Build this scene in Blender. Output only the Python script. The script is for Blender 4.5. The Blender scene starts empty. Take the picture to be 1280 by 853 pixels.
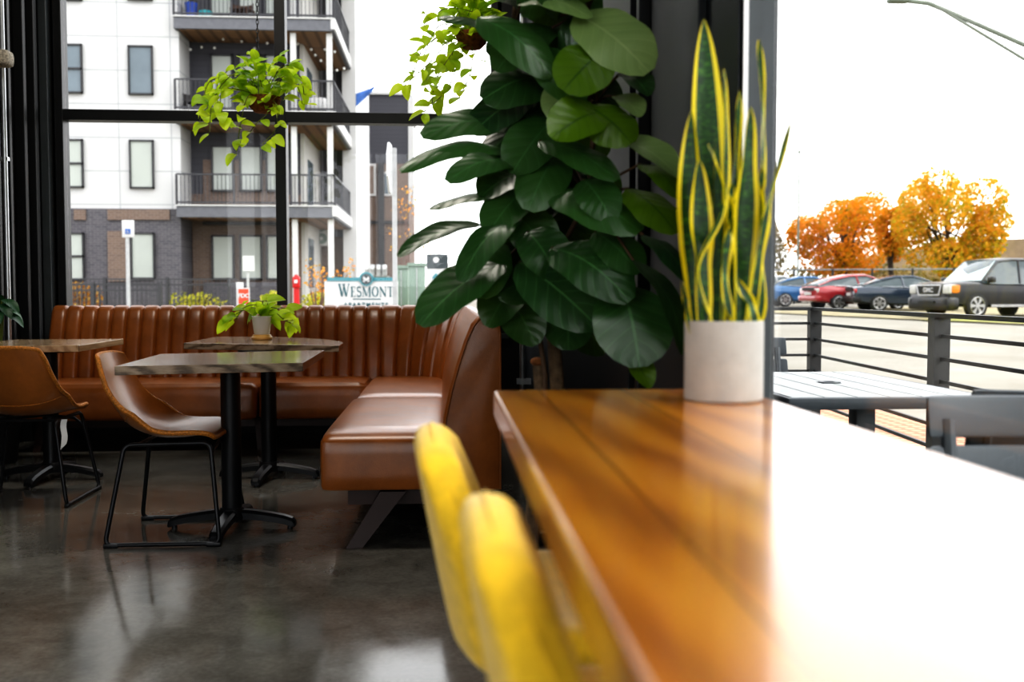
import bpy, bmesh, math, random
from mathutils import Vector, Matrix
random.seed(7)
PI = math.pi
scn = bpy.context.scene
C = scn.collection
R = math.radians

# ------------------------------------------------------------------ camera
H = 1.07
YAW, PITCH, F = math.atan(85/1240), math.atan(59.5/1240), 1240.0
fw = Vector((math.sin(YAW)*math.cos(PITCH), math.cos(YAW)*math.cos(PITCH), -math.sin(PITCH)))
rt = Vector((math.cos(YAW), -math.sin(YAW), 0))
up = rt.cross(fw)
EYE = Vector((0, 0, H))
def ray(x, y): return fw + rt*((x-640)/F) + up*((426.5-y)/F)
def atY(x, y, Y):
    r = ray(x, y); return EYE + r*(Y/r.y)
def atZ(x, y, z):
    r = ray(x, y); return EYE + r*((z-H)/r.z)
def atX(x, y, X):
    r = ray(x, y); return EYE + r*(X/r.x)

cam = bpy.data.cameras.new('camera'); cob = bpy.data.objects.new('camera', cam); C.objects.link(cob)
cob.location = EYE; cob.rotation_euler = (PI/2-PITCH, 0, -YAW)
cam.sensor_width = 36; cam.lens = F/1280*36; cam.clip_end = 600; cam.clip_start = .02
cam.dof.use_dof = True; cam.dof.focus_distance = 4.7; cam.dof.aperture_fstop = 2.8
scn.camera = cob

# ------------------------------------------------------------------ object helpers
class MB:
    def __init__(s):
        s.bm = bmesh.new(); s.uv = s.bm.loops.layers.uv.new('UVMap')
    def quad(s, *vs, uvs=None):
        f = s.bm.faces.new([s.bm.verts.new(v) for v in vs])
        if uvs:
            for l, q in zip(f.loops, uvs): l[s.uv].uv = q
        return f
    def box(s, lo, hi, rot=0, bev=0):
        lo, hi = Vector(lo), Vector(hi); c = (lo+hi)/2
        m = Matrix.Translation(c) @ Matrix.Rotation(rot, 4, 'Z') @ Matrix.Diagonal((*(hi-lo), 1))
        r = bmesh.ops.create_cube(s.bm, size=1, matrix=m)
        if bev:
            es = set(e for v in r['verts'] for e in v.link_edges)
            bmesh.ops.bevel(s.bm, geom=list(es), offset=bev, segments=2, affect='EDGES', profile=.5)
        return s
    def rbox(s, lo, hi, r, n=(8, 8, 5), puff=0, warp=None):
        lo, hi = Vector(lo), Vector(hi)
        ilo, ihi = lo+Vector((r,)*3), hi-Vector((r,)*3)
        key = {}
        def V(i, j, k):
            if (i, j, k) in key: return key[(i, j, k)]
            def ax(t, a, b):     # denser near the ends
                t = .5-.5*math.cos(PI*t); return a+(b-a)*t
            v = Vector((ax(i/n[0], lo.x, hi.x), ax(j/n[1], lo.y, hi.y), ax(k/n[2], lo.z, hi.z)))
            inn = Vector([min(max(v[q], ilo[q]), ihi[q]) for q in range(3)])
            d = v-inn
            if d.length > 1e-9: v = inn+d.normalized()*r
            if puff and k == n[2]:
                a, b = 2*i/n[0]-1, 2*j/n[1]-1
                v.z += puff*(1-a**4)*(1-b**4)
            if warp: v = Vector(warp(v))
            key[(i, j, k)] = s.bm.verts.new(v); return key[(i, j, k)]
        for a, b, c in ((0, 1, 2), (1, 2, 0), (2, 0, 1)):
            for side in (0, 1):
                for p in range(n[a]):
                    for q in range(n[b]):
                        def idx(pp, qq):
                            t = [0, 0, 0]; t[a] = pp; t[b] = qq; t[c] = n[c]*side; return V(*t)
                        vs = [idx(p, q), idx(p+1, q), idx(p+1, q+1), idx(p, q+1)]
                        if not side: vs.reverse()
                        s.bm.faces.new(vs)
        return s
    def cyl(s, p0, p1, r0, r1=None, seg=16, cap=True):
        p0, p1 = Vector(p0), Vector(p1); d = p1-p0
        q = d.to_track_quat('Z', 'Y').to_matrix().to_4x4()
        bmesh.ops.create_cone(s.bm, cap_ends=cap, segments=seg, radius1=r0, radius2=r0 if r1 is None else r1,
                              depth=d.length, matrix=Matrix.Translation((p0+p1)/2) @ q)
        return s
    def ball(s, c, r, sc=(1, 1, 1), seg=12):
        bmesh.ops.create_uvsphere(s.bm, u_segments=seg, v_segments=max(6, seg//2+2), radius=r,
                                  matrix=Matrix.Translation(c) @ Matrix.Diagonal((*sc, 1)))
        return s
    def tube(s, pts, r, seg=8, closed=False):
        pts = [Vector(p) for p in pts]; n = len(pts); rr = r if isinstance(r, (list, tuple)) else [r]*n
        rings = []; prev = None
        for i, p in enumerate(pts):
            a = pts[i-1] if (i or closed) else p; b = pts[(i+1) % n] if (i < n-1 or closed) else p
            t = (b-a).normalized()
            if prev is None:
                ref = Vector((0, 0, 1)) if abs(t.z) < .9 else Vector((1, 0, 0))
                nx = t.cross(ref).normalized()
            else:
                nx = (prev-t*prev.dot(t)).normalized()
            prev = nx; ny = t.cross(nx)
            rings.append([s.bm.verts.new(p+(nx*math.cos(2*PI*k/seg)+ny*math.sin(2*PI*k/seg))*rr[i]) for k in range(seg)])
        m = n if closed else n-1
        for i in range(m):
            A, B = rings[i], rings[(i+1) % n]
            for k in range(seg):
                s.bm.faces.new((A[k], A[(k+1) % seg], B[(k+1) % seg], B[k]))
        if not closed:
            s.bm.faces.new(rings[0][::-1]); s.bm.faces.new(rings[-1])
        return s
    def lathe(s, prof, c=(0, 0, 0), seg=28):
        c = Vector(c); rings = []
        for r, z in prof:
            if r < 1e-6: rings.append([s.bm.verts.new(c+Vector((0, 0, z)))])
            else: rings.append([s.bm.verts.new(c+Vector((r*math.cos(2*PI*k/seg), r*math.sin(2*PI*k/seg), z))) for k in range(seg)])
        for A, B in zip(rings, rings[1:]):
            for k in range(seg):
                k2 = (k+1) % seg
                if len(A) == 1 and len(B) == 1: continue
                if len(A) == 1: s.bm.faces.new((A[0], B[k], B[k2]))
                elif len(B) == 1: s.bm.faces.new((A[k], A[k2], B[0]))
                else: s.bm.faces.new((A[k], A[k2], B[k2], B[k]))
        return s
    def prism(s, poly, d, bev=0):
        """poly: list of 3D points, extruded by vector d"""
        d = Vector(d); a = [s.bm.verts.new(p) for p in poly]; b = [s.bm.verts.new(Vector(p)+d) for p in poly]
        n = len(a); fs = [s.bm.faces.new(a[::-1]), s.bm.faces.new(b)]
        for i in range(n): fs.append(s.bm.faces.new((a[i], a[(i+1) % n], b[(i+1) % n], b[i])))
        if bev:
            es = set(e for f in fs for e in f.edges)
            bmesh.ops.bevel(s.bm, geom=list(es), offset=bev, segments=2, affect='EDGES', profile=.5)
        return s
    def grid(s, fn, nu, nv, closed_u=False):
        vs = [[s.bm.verts.new(fn(i/nu, j/nv)) for j in range(nv+1)] for i in range(nu+(0 if closed_u else 1))]
        L = len(vs)
        for i in range(nu):
            for j in range(nv):
                f = s.bm.faces.new((vs[i][j], vs[(i+1) % L][j], vs[(i+1) % L][j+1], vs[i][j+1]))
                for l, q in zip(f.loops, ((i, j), (i+1, j), (i+1, j+1), (i, j+1))): l[s.uv].uv = (q[0]/nu, q[1]/nv)
        return s

def obj(name, mb, m, parent=None, smooth=True, w=False, label=None, ang=40):
    bm = mb.bm
    bmesh.ops.recalc_face_normals(bm, faces=bm.faces[:]) if not getattr(mb, 'leafy', False) else None
    if w and parent is not None:
        bmesh.ops.transform(bm, matrix=world(parent).inverted(), verts=bm.verts[:])
    me = bpy.data.meshes.new(name)
    if smooth:
        a = R(ang)
        for f in bm.faces: f.smooth = True
        for e in bm.edges:
            if len(e.link_faces) == 2:
                try: e.smooth = e.calc_face_angle() < a
                except Exception: pass
    bm.to_mesh(me); bm.free()
    o = bpy.data.objects.new(name, me); C.objects.link(o)
    if m: me.materials.append(m)
    if parent: o.parent = parent
    if label: o['label'] = label
    return o
def world(o):
    m = Matrix.LocRotScale(o.location, o.rotation_euler, o.scale)
    return world(o.parent) @ m if o.parent else m
def tag(o, label, cat, group=None, kind=None):
    o['label'] = label; o['category'] = cat
    if group: o['group'] = group
    if kind: o['kind'] = kind
    return o
def thing(name, label, cat, loc=(0, 0, 0), rotz=0, group=None):
    o = bpy.data.objects.new(name, None); C.objects.link(o); o.empty_display_size = .1
    o.location = loc; o.rotation_euler = (0, 0, rotz)
    return tag(o, label, cat, group)
def struct(name, mb, m, smooth=False, parent=None):
    o = obj(name, mb, m, parent, smooth)
    if parent is None: o['kind'] = 'structure'
    return o
def dup(root, loc, rotz, label, group=None):
    r = root.copy(); C.objects.link(r); r.location = loc; r.rotation_euler = (0, 0, rotz); r['label'] = label
    if group: r['group'] = group
    for ch in list(root.children):
        c = ch.copy(); C.objects.link(c); c.parent = r
        for g in ch.children:
            d = g.copy(); C.objects.link(d); d.parent = c
    return r

# ------------------------------------------------------------------ materials
K = 1.0
class NT:
    def __init__(s, name):
        s.m = bpy.data.materials.new(name); s.m.use_nodes = True; s.t = s.m.node_tree; s.n = s.t.nodes; s.l = s.t.links
        s.b = s.n['Principled BSDF']; s.o = s.n['Material Output']
    def add(s, t, **k):
        x = s.n.new(t)
        for a, b in k.items():
            if a == 'ins':
                for i, v in b.items():
                    if hasattr(v, 'is_output'): s.l.new(v, x.inputs[i])
                    else: x.inputs[i].default_value = v
            else: setattr(x, a, b)
        return x
    def set(s, **k):
        for a, v in k.items():
            i = s.b.inputs[a.replace('_', ' ')]
            if hasattr(v, 'is_output'): s.l.new(v, i)
            else: i.default_value = v
    def coord(s, scale=(1, 1, 1), rot=(0, 0, 0), src='Object'):
        tc = s.add('ShaderNodeTexCoord'); mp = s.add('ShaderNodeMapping')
        s.l.new(tc.outputs[src], mp.inputs[0]); mp.inputs['Scale'].default_value = scale; mp.inputs['Rotation'].default_value = rot
        return mp.outputs[0]
    def noise(s, vec, scale, detail=4, rough=.6, dist=0):
        return s.add('ShaderNodeTexNoise', ins={'Vector': vec, 'Scale': scale, 'Detail': detail, 'Roughness': rough, 'Distortion': dist})
    def ramp(s, fac, stops, interp='LINEAR'):
        r = s.add('ShaderNodeValToRGB'); s.l.new(fac, r.inputs[0]); e = r.color_ramp.elements; r.color_ramp.interpolation = interp
        while len(e) < len(stops): e.new(.5)
        for q, (p, c) in zip(e, stops): q.position = p; q.color = (*c, 1) if len(c) == 3 else c
        return r.outputs[0]
    def math(s, op, a, b=0):
        x = s.add('ShaderNodeMath', operation=op)
        for i, v in enumerate((a, b)):
            if hasattr(v, 'is_output'): s.l.new(v, x.inputs[i])
            else: x.inputs[i].default_value = v
        return x.outputs[0]
    def mix(s, fac, a, b, bt='MIX'):
        x = s.add('ShaderNodeMix', data_type='RGBA', blend_type=bt)
        for i, v in zip((0, 6, 7), (fac, a, b)):
            if hasattr(v, 'is_output'): s.l.new(v, x.inputs[i])
            else: x.inputs[i].default_value = v if i == 0 or len(v) == 4 else (*v, 1)
        return x.outputs[2]
    def bump(s, h, strength=.2, dist=.01):
        x = s.add('ShaderNodeBump', ins={'Height': h, 'Strength': strength, 'Distance': dist}); s.set(Normal=x.outputs[0])
def plain(name, col, rough=.5, metal=0, var=.12, nscale=6, bump=0, **k):
    col = tuple(x*K for x in col)
    t = NT(name); v = t.coord(); n = t.noise(v, nscale)
    c0 = tuple(max(0, x*(1-var)) for x in col); c1 = tuple(min(1, x*(1+var)) for x in col)
    t.set(Base_Color=t.ramp(n.outputs[0], [(.3, c0), (.7, c1)]), Roughness=rough, Metallic=metal)
    if bump: t.bump(t.noise(v, nscale*12).outputs[0], bump, .004)
    for a, b in k.items(): t.set(**{a: b})
    return t.m
def leather(name, c, rough=.34):
    t = NT(name); v = t.coord(); n = t.noise(v, 5, 6, .65); f = t.noise(v, 160, 3)
    t.set(Base_Color=t.ramp(n.outputs[0], [(.25, tuple(x*.62 for x in c)), (.6, c), (.85, tuple(min(1, x*1.35) for x in c))]),
          Roughness=t.math('ADD', t.math('MULTIPLY', n.outputs[0], .18), rough-.09))
    t.b.inputs['Specular IOR Level'].default_value = .6; t.set(Coat_Weight=.35, Coat_Roughness=.2)
    big = t.noise(v, 14, 3)
    t.bump(t.math('ADD', t.math('MULTIPLY', f.outputs[0], .35), t.math('MULTIPLY', big.outputs[0], .8)), .22, .006)
    return t.m
def wood(name, dark, mid, light, axis='X', scale=1, rough=.3, coat=.0, plank=0, warp=3.5, grain=9):
    t = NT(name)
    sc = (1, 7, 7) if axis == 'X' else (7, 1, 7)
    v = t.coord(tuple(scale*q for q in sc))
    base = v
    n = t.noise(v, .9, 4, .55, 1.2)
    wv = t.add('ShaderNodeTexWave', wave_type='BANDS', bands_direction='DIAGONAL',
               ins={'Vector': v, 'Scale': grain*.12, 'Distortion': warp*2.5, 'Detail': 3, 'Detail Scale': 1.1, 'Detail Roughness': .6})
    fine = t.noise(t.coord(tuple(scale*q*(1 if q == 1 else 6) for q in sc)), 5, 4)
    h = t.math('ADD', t.math('MULTIPLY', wv.outputs[0], .5), t.math('MULTIPLY', fine.outputs[0], .5))
    col = t.ramp(h, [(.22, dark), (.5, mid), (.8, light)])
    col = t.mix(t.math('MULTIPLY', n.outputs[0], .5), col, mid)
    if plank:
        vv = t.coord(); sep = t.add('ShaderNodeSeparateXYZ'); t.l.new(vv, sep.inputs[0])
        a = sep.outputs[1 if axis == 'X' else 0]
        q = t.math('DIVIDE', a, plank); idx = t.math('FLOOR', q)
        wn = t.add('ShaderNodeTexWhiteNoise', noise_dimensions='1D'); t.l.new(idx, wn.inputs['W'])
        hsv = t.add('ShaderNodeHueSaturation', ins={'Color': col, 'Value': t.math('ADD', t.math('MULTIPLY', wn.outputs[0], .45), .75)})
        fr = t.math('FRACT', q)
        line = t.math('LESS_THAN', t.math('ABSOLUTE', t.math('SUBTRACT', fr, .5)), .488)
        col = t.mix(line, tuple(x*.5 for x in dark), hsv.outputs[0])
    t.set(Base_Color=col, Roughness=rough, Coat_Weight=coat, Coat_Roughness=.13)
    if not plank: t.bump(h, .06, .002)
    return t.m
def leafmat(name, dark, light, rough=.4, transl=.3, tcol=None, veins=True, veincol=None, var=.5, spec=.5):
    t = NT(name); uv = t.add('ShaderNodeUVMap').outputs[0]
    sep = t.add('ShaderNodeSeparateXYZ'); t.l.new(uv, sep.inputs[0])
    geo = t.add('ShaderNodeNewGeometry')
    rnd = geo.outputs['Random Per Island']
    col = t.mix(t.math('MULTIPLY', rnd, var*2), dark, light)
    n = t.noise(t.coord(), 18, 3)
    col = t.mix(t.math('MULTIPLY', n.outputs[0], .35), col, light)
    du = t.math('ABSOLUTE', t.math('SUBTRACT', sep.outputs[0], .5))
    if veins:
        mid = t.math('LESS_THAN', du, .018)
        # side veins run forward from the midrib
        vv = t.math('FRACT', t.math('MULTIPLY', t.math('SUBTRACT', sep.outputs[1], t.math('MULTIPLY', du, .55)), 6.5))
        side = t.math('LESS_THAN', t.math('ABSOLUTE', t.math('SUBTRACT', vv, .5)), .045)
        f = t.math('MAXIMUM', mid, t.math('MULTIPLY', side, .42))
        col = t.mix(f, col, veincol or light)
        x = t.add('ShaderNodeBump', ins={'Height': t.math('ABSOLUTE', t.math('SUBTRACT', vv, .5)), 'Strength': .2, 'Distance': .006})
        t.set(Normal=x.outputs[0])
    t.set(Base_Color=col, Roughness=rough); t.b.inputs['Specular IOR Level'].default_value = spec
    tr = t.add('ShaderNodeBsdfTranslucent')
    t.l.new(t.mix(.5, col, tcol or light), tr.inputs[0])
    ms = t.add('ShaderNodeMixShader'); ms.inputs[0].default_value = transl
    t.l.new(t.b.outputs[0], ms.inputs[1]); t.l.new(tr.outputs[0], ms.inputs[2]); t.l.new(ms.outputs[0], t.o.inputs[0])
    return t.m
def glassmat(name, tint=(1, 1, 1), refl=.5):
    t = NT(name); tr = t.add('ShaderNodeBsdfTransparent'); tr.inputs[0].default_value = (*tint, 1)
    gl = t.add('ShaderNodeBsdfGlossy'); gl.inputs['Roughness'].default_value = .0
    lw = t.add('ShaderNodeLayerWeight'); lw.inputs[0].default_value = .5
    f = t.math('ADD', t.math('MULTIPLY', t.math('POWER', lw.outputs['Facing'], 4.5), .8), .035)
    n = t.noise(t.coord(), 2)
    ms = t.add('ShaderNodeMixShader'); t.l.new(t.math('MULTIPLY', f, t.math('ADD', t.math('MULTIPLY', n.outputs[0], .02), refl)), ms.inputs[0])
    t.l.new(tr.outputs[0], ms.inputs[1]); t.l.new(gl.outputs[0], ms.inputs[2]); t.l.new(ms.outputs[0], t.o.inputs[0])
    return t.m

def floor_mat():
    t = NT('polished_concrete'); v = t.coord()
    n1 = t.noise(v, .9, 6, .62, .4); n2 = t.noise(v, 7, 6, .7, .6); n3 = t.noise(v, 60, 3)
    f = t.math('ADD', t.math('MULTIPLY', n1.outputs[0], .55), t.math('ADD', t.math('MULTIPLY', n2.outputs[0], .3), t.math('MULTIPLY', n3.outputs[0], .15)))
    col = t.ramp(f, [(.36, (.075, .071, .062)), (.5, (.15, .144, .126)), (.63, (.25, .24, .215))])
    scr = t.noise(t.coord((1, 9, 1), (0, 0, .7)), 9, 5, .75)
    col = t.mix(t.math('MULTIPLY', t.ramp(scr.outputs[0], [(.62, (0, 0, 0)), (.72, (1, 1, 1))]), .25), col, (.3, .29, .26))
    t.set(Base_Color=col, Roughness=t.math('ADD', t.math('MULTIPLY', n2.outputs[0], .20), .015))
    t.b.inputs['Specular IOR Level'].default_value = .6
    t.bump(t.math('ADD', n2.outputs[0], t.math('MULTIPLY', n3.outputs[0], .2)), .035, .01)
    return t.m
def brick_mat(name, c1, c2, mortar, sx=.22, sy=.075):
    c1, c2, mortar = [tuple(x*K for x in c) for c in (c1, c2, mortar)]
    t = NT(name); v = t.coord((1, 1, 1), (PI/2, 0, 0))
    b = t.add('ShaderNodeTexBrick', ins={'Vector': v, 'Color1': (*c1, 1), 'Color2': (*c2, 1), 'Mortar': (*mortar, 1), 'Scale': 1,
              'Mortar Size': .008, 'Brick Width': sx, 'Row Height': sy})
    t.set(Base_Color=b.outputs[0], Roughness=.85); return t.m
def siding_mat(name, col, step=.2, axis=2, line=.5, thick=.06):
    col = tuple(x*K for x in col)
    t = NT(name); v = t.coord(); sep = t.add('ShaderNodeSeparateXYZ'); t.l.new(v, sep.inputs[0])
    fr = t.math('FRACT', t.math('DIVIDE', sep.outputs[axis], step))
    ln = t.math('LESS_THAN', fr, thick)
    n = t.noise(v, 1.5)
    c = t.mix(t.math('MULTIPLY', n.outputs[0], .2), col, tuple(x*.85 for x in col))
    t.set(Base_Color=t.mix(ln, c, tuple(x*line for x in col)), Roughness=.7); return t.m

M = {}
M['floor'] = floor_mat()
M['black'] = plain('black_painted_metal', (.010, .011, .012), .42, 0, .2)
M['blackwall'] = plain('black_wall_paint', (.008, .008, .009), .55)
M['charwall'] = plain('charcoal_wall_panel', (.012, .016, .019), .45)
M['graymetal'] = plain('grey_window_frame', (.055, .065, .07), .4)
M['chrome'] = plain('galvanised_conduit', (.55, .57, .58), .3, .9)
M['slit_white'] = plain('white_light_slit', (.9, .9, .9), .3, 0, .02)
M['leather'] = leather('cognac_leather', (.36, .118, .020), .34)
M['leather_shell'] = leather('tan_saddle_leather', (.40, .14, .022), .36)
M['stitch'] = plain('tan_orange_piping', (.5, .2, .03), .6, nscale=120, var=.5)
M['chairblack'] = plain('black_powdercoat', (.012, .013, .015), .35, .2)
M['darkwood'] = plain('dark_walnut', (.035, .013, .008), .45)
M['ash'] = wood('grey_brown_ash', (.06, .042, .028), (.31, .225, .15), (.46, .36, .26), 'X', 1, .22, .6, 0, 3.0, 14)
M['ash_b'] = wood('light_brown_ash', (.32, .21, .115), (.54, .385, .225), (.62, .47, .30), 'Y', 1, .25, .5, .24)
M['counter'] = wood('honey_hardwood', (.33, .095, .005), (.54, .19, .009), (.66, .27, .018), 'Y', .9, .28, .9, .165, 2.4, 8)
M['yellow'] = plain('yellow_upholstery', (.70, .455, .010), .8, nscale=50, var=.14, bump=.25, Sheen_Weight=.4)
M['cement'] = plain('pale_concrete_pot', (.40, .385, .355), .8, nscale=14, var=.1, bump=.2)
M['white'] = plain('white_ceramic', (.8, .8, .78), .3, var=.03)
M['lightwood'] = plain('light_wood_saucer', (.55, .32, .10), .4)
M['soil'] = plain('dark_soil', (.03, .02, .012), .9, nscale=40, var=.5)
M['coir'] = plain('coconut_coir', (.26, .10, .03), .9, nscale=50, var=.5, bump=.8)
M['bark'] = plain('mottled_bark', (.16, .105, .06), .85, nscale=22, var=.7, bump=.8)
M['stem'] = plain('brown_stem', (.09, .05, .025), .7)
M['pothstem'] = plain('olive_stem', (.16, .2, .03), .6)
M['fiddle'] = leafmat('fiddle_leaf', (.008, .034, .014), (.055, .15, .035), .31, .2, (.25, .38, .03), True, (.07, .19, .06), .4, .7)
M['fiddle_pale'] = leafmat('fiddle_leaf_pale_sheen', (.10, .20, .055), (.30, .42, .16), .34, .25, (.4, .5, .1), True, (.36, .48, .2), .5, .6)  # window sheen on these leaves painted as paler green
M['fiddle_olive'] = leafmat('fiddle_leaf_olive_backlit', (.05, .13, .006), (.13, .24, .008), .34, .35, (.4, .5, .02), True, (.03, .09, .006), .4, .6)  # olive and bright greens, with backlight on the front leaf painted in
M['pothos'] = leafmat('pothos_leaf', (.10, .33, .012), (.62, .78, .03), .4, .55, (.85, 1.0, .05), True, (.45, .6, .1), .5)
M['darkleaf'] = leafmat('dark_house_leaf', (.01, .05, .02), (.03, .12, .04), .4, .2)
M['glass'] = glassmat('clear_glass')
M['ceiling'] = plain('black_ceiling', (.02, .02, .02), .7)

def snake_mat():
    t = NT('snake_plant_leaf'); uv = t.add('ShaderNodeUVMap').outputs[0]; sep = t.add('ShaderNodeSeparateXYZ'); t.l.new(uv, sep.inputs[0])
    du = t.math('ABSOLUTE', t.math('SUBTRACT', sep.outputs[0], .5))
    n = t.noise(t.coord((1, 1, 2.2)), 46, 4, .6, 1.5)
    core = t.ramp(n.outputs[0], [(.42, (.006, .03, .008)), (.56, (.02, .085, .012)), (.68, (.09, .24, .02))])
    t.set(Base_Color=t.mix(t.math('GREATER_THAN', du, .335), core, (.80, .66, .02)), Roughness=.38)
    tr = t.add('ShaderNodeBsdfTranslucent'); t.l.new(t.mix(t.math('GREATER_THAN', du, .335), (.02, .1, .01), (.85, .75, .02)), tr.inputs[0])
    ms = t.add('ShaderNodeMixShader'); ms.inputs[0].default_value = .25
    t.l.new(t.b.outputs[0], ms.inputs[1]); t.l.new(tr.outputs[0], ms.inputs[2]); t.l.new(ms.outputs[0], t.o.inputs[0]); return t.m
M['snake'] = snake_mat()

# ------------------------------------------------------------------ room shell
XL, XR, YB, YW, ZC = -3.05, .62, -4.6, 7.70, 4.6     # left wall, right wall face, rear, window wall face, ceiling
b = MB(); b.box((XL-.2, YB-.2, -.12), (XR+.16, YW+.2, 0)); struct('floor', b, M['floor'])
b = MB(); b.box((XL-.2, YB-.2, ZC), (XR+.16, YW+.2, ZC+.15)); struct('ceiling', b, M['ceiling'])
b = MB(); b.box((XL-.15, 1.2, 0), (XL, YW+.16, ZC)); b.box((XL-.15, YB, 0), (XL, 1.2, .5)); b.box((XL-.15, YB, 3.9), (XL, 1.2, ZC)); b.box((XL-.15, YB, .5), (XL, YB+.3, 3.9)); struct('wall_left', b, M['blackwall'])
b = MB()                                             # window wall: knee wall, head, end piers around window 1
SILL, HEAD = .74, 4.35
b.box((XL, YW, 0), (XR+.16, YW+.16, SILL)); b.box((XL, YW, HEAD), (XR+.16, YW+.16, ZC))
b.box((XL, YW, SILL), (-2.90, YW+.16, HEAD)); b.box((.42, YW, SILL), (XR+.16, YW+.16, HEAD))
struct('wall_front', b, M['blackwall'])
b = MB()                                             # right wall: solid pier between counter end and corner, low wall and head elsewhere
b.prism([Vector((XR, 2.05, 0)), Vector((XR+.055, 2.25, 0)), Vector((XR+.055, 2.30, 0)), Vector((XR+.16, 2.30, 0)), Vector((XR+.16, YW, 0)), Vector((XR, YW, 0))], (0, 0, ZC)); b.box((XR, YB, 0), (XR+.16, 2.05, .50)); b.box((XR, YB, 3.95), (XR+.16, 2.05, ZC))
struct('wall_right', b, M['charwall'])
b = MB()
b.box((XL, YB-.15, 0), (XR+.16, YB, .5)); b.box((XL, YB-.15, 3.9), (XR+.16, YB, ZC)); b.box((XL, YB-.15, .5), (XL+.3, YB, 3.9)); b.box((XR-.2, YB-.15, .5), (XR+.16, YB, 3.9))
struct('wall_back', b, M['blackwall'])
# trims on the right wall: raised flat panels and grooves
b = MB()
b.box((XR-.022, 2.33, 0), (XR, 2.86, ZC), bev=.003); b.box((XR-.006, 2.06, 0), (XR, 2.27, ZC), bev=.002)
struct('trim_1', b, M['charwall'])
b = MB(); b.box((XR-.05, 2.90, 0), (XR, 2.945, ZC), bev=.004); b.box((XR-.035, 2.97, 0), (XR, 3.02, ZC), bev=.004); b.box((XR-.02, 3.2, 0), (XR, 5.1, ZC), bev=.003)
struct('trim_2', b, M['black'])
b = MB()                                             # pilasters and dark edges of the left wall
for y0, y1, d in ((7.02, 7.06, .03), (7.16, 7.2, .05), (7.36, 7.41, .07), (7.5, 7.56, .09)):
    b.box((XL, y0, 0), (XL+d, y1, ZC), bev=.004)
struct('trim_3', b, M['black'])
b = MB(); b.box((XL, 3.0, 0), (XL+.015, YW, .1)); struct('baseboard_left', b, M['black'])
b = MB(); b.box((-2.93, YW-.05, SILL-.02), (.5, YW, SILL+.02), bev=.004); b.box((-2.98, YW-.07, SILL-.02), (-2.92, YW, HEAD), bev=.004); struct('trim_4', b, M['graymetal'])

def window(n, frame_boxes, pane_boxes, fm):
    f = MB()
    for lo, hi in frame_boxes: f.box(lo, hi, bev=.004)
    o = struct(f'window_{n}', f, fm)
    for lo, hi in pane_boxes:
        g = MB(); g.box(lo, hi); obj('window_pane', g, M['glass'], o, False)
    return o
mx, mw = [-2.88, -1.235, .41], .04
fb = [((x-mw, YW, SILL), (x+mw, YW+.13, HEAD)) for x in mx]
fb += [((mx[0], YW+.004, z-.04), (mx[-1], YW+.126, z+.04)) for z in (SILL, 2.41, HEAD)]
pb = []
for i in range(2):
    for z0, z1 in ((SILL+.04, 2.37), (2.45, HEAD-.04)):
        pb.append(((mx[i]+mw, YW+.06, z0), (mx[i+1]-mw, YW+.066, z1)))
window(1, fb, pb, M['black'])
ym = [2.27, -.4, -2.7, YB+.02]
fb = [((XR+.06, y-.035, .5), (XR+.13, y+.035, 3.95)) for y in ym]
fb[0] = ((XR+.068, 2.24, .5), (XR+.135, 2.30, 3.95))
fb += [((XR+.064, YB, z-.03), (XR+.126, 2.25, z+.03)) for z in (.53, 3.92)]
pb = []
for i in range(3): pb.append(((XR+.10, ym[i+1]+.035, .56), (XR+.103, ym[i]-.03, 3.89)))
window(2, fb, pb, M['graymetal'])
xs = [XL+.3, -1.4, XR-.2]  # unseen rear windows, put in for fill light
window(3, [((x-.03, YB-.12, .5), (x+.03, YB-.02, 3.9)) for x in xs]+[((xs[0], YB-.116, z-.03), (xs[-1], YB-.024, z+.03)) for z in (.5, 3.9)],
       [((xs[i]+.03, YB-.07, .53), (xs[i+1]-.03, YB-.064, 3.87)) for i in range(2)], M['black'])

b = MB(); b.box((XR+.0555, 2.225, .5), (XR+.0675, 2.27, 3.95)); struct('trim_5', b, M['slit_white'])  # white strip paints in the bright slit of light beside the jamb
ys = [1.17, -1.5, YB+.3]  # unseen left-wall window, added to let in light from the rear
window(4, [((XL-.12, y-.03, .5), (XL-.02, y+.03, 3.9)) for y in ys]+[((XL-.116, ys[-1], z-.03), (XL-.024, ys[0], z+.03)) for z in (.53, 3.87)],
       [((XL-.07, ys[i+1]+.03, .56), (XL-.066, ys[i]-.03, 3.84)) for i in range(2)], M['black'])
# conduits
t = thing('conduit_pipe', 'slim galvanised conduit running up the dark wall right of the banquette', 'pipe', (.55, 6.95, 0))
b = MB(); b.cyl((0, 0, 0), (0, 0, ZC), .02); obj('pipe', b, M['chrome'], t)
b = MB(); b.box((-.04, -.02, 0.43), (.06, .03, .47)); obj('bracket', b, M['chrome'], t, label='small bracket holding the pipe')
t = thing('conduit_pipe', 'slim pale conduit standing against the dark wall at the left edge of the picture', 'pipe', (-2.96, 6.98, 0))
b = MB(); b.cyl((0, 0, 0), (0, 0, ZC), .017); obj('pipe', b, M['chrome'], t)
for z in (1.98, 2.62):
    b = MB(); b.box((-.085, -.012, z-.012), (.022, .024, z+.012)); obj('bracket', b, M['chrome'], t)
M['perf'] = plain('beige_perforated_cover', (.5, .46, .38), .7, nscale=90, var=.6, bump=1)
b = MB(); b.rbox((-3.0, 6.62, 2.53), (-2.775, 6.74, 2.635), .03); o = obj('wall_fixture', b, M['perf'])
tag(o, 'beige perforated bar fixture on the dark wall at the top left', 'fixture')
b = MB(); b.box((-3.06, 6.65, 2.56), (-2.98, 6.71, 2.60)); obj('mounting_bracket', b, M['black'], o)

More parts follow.
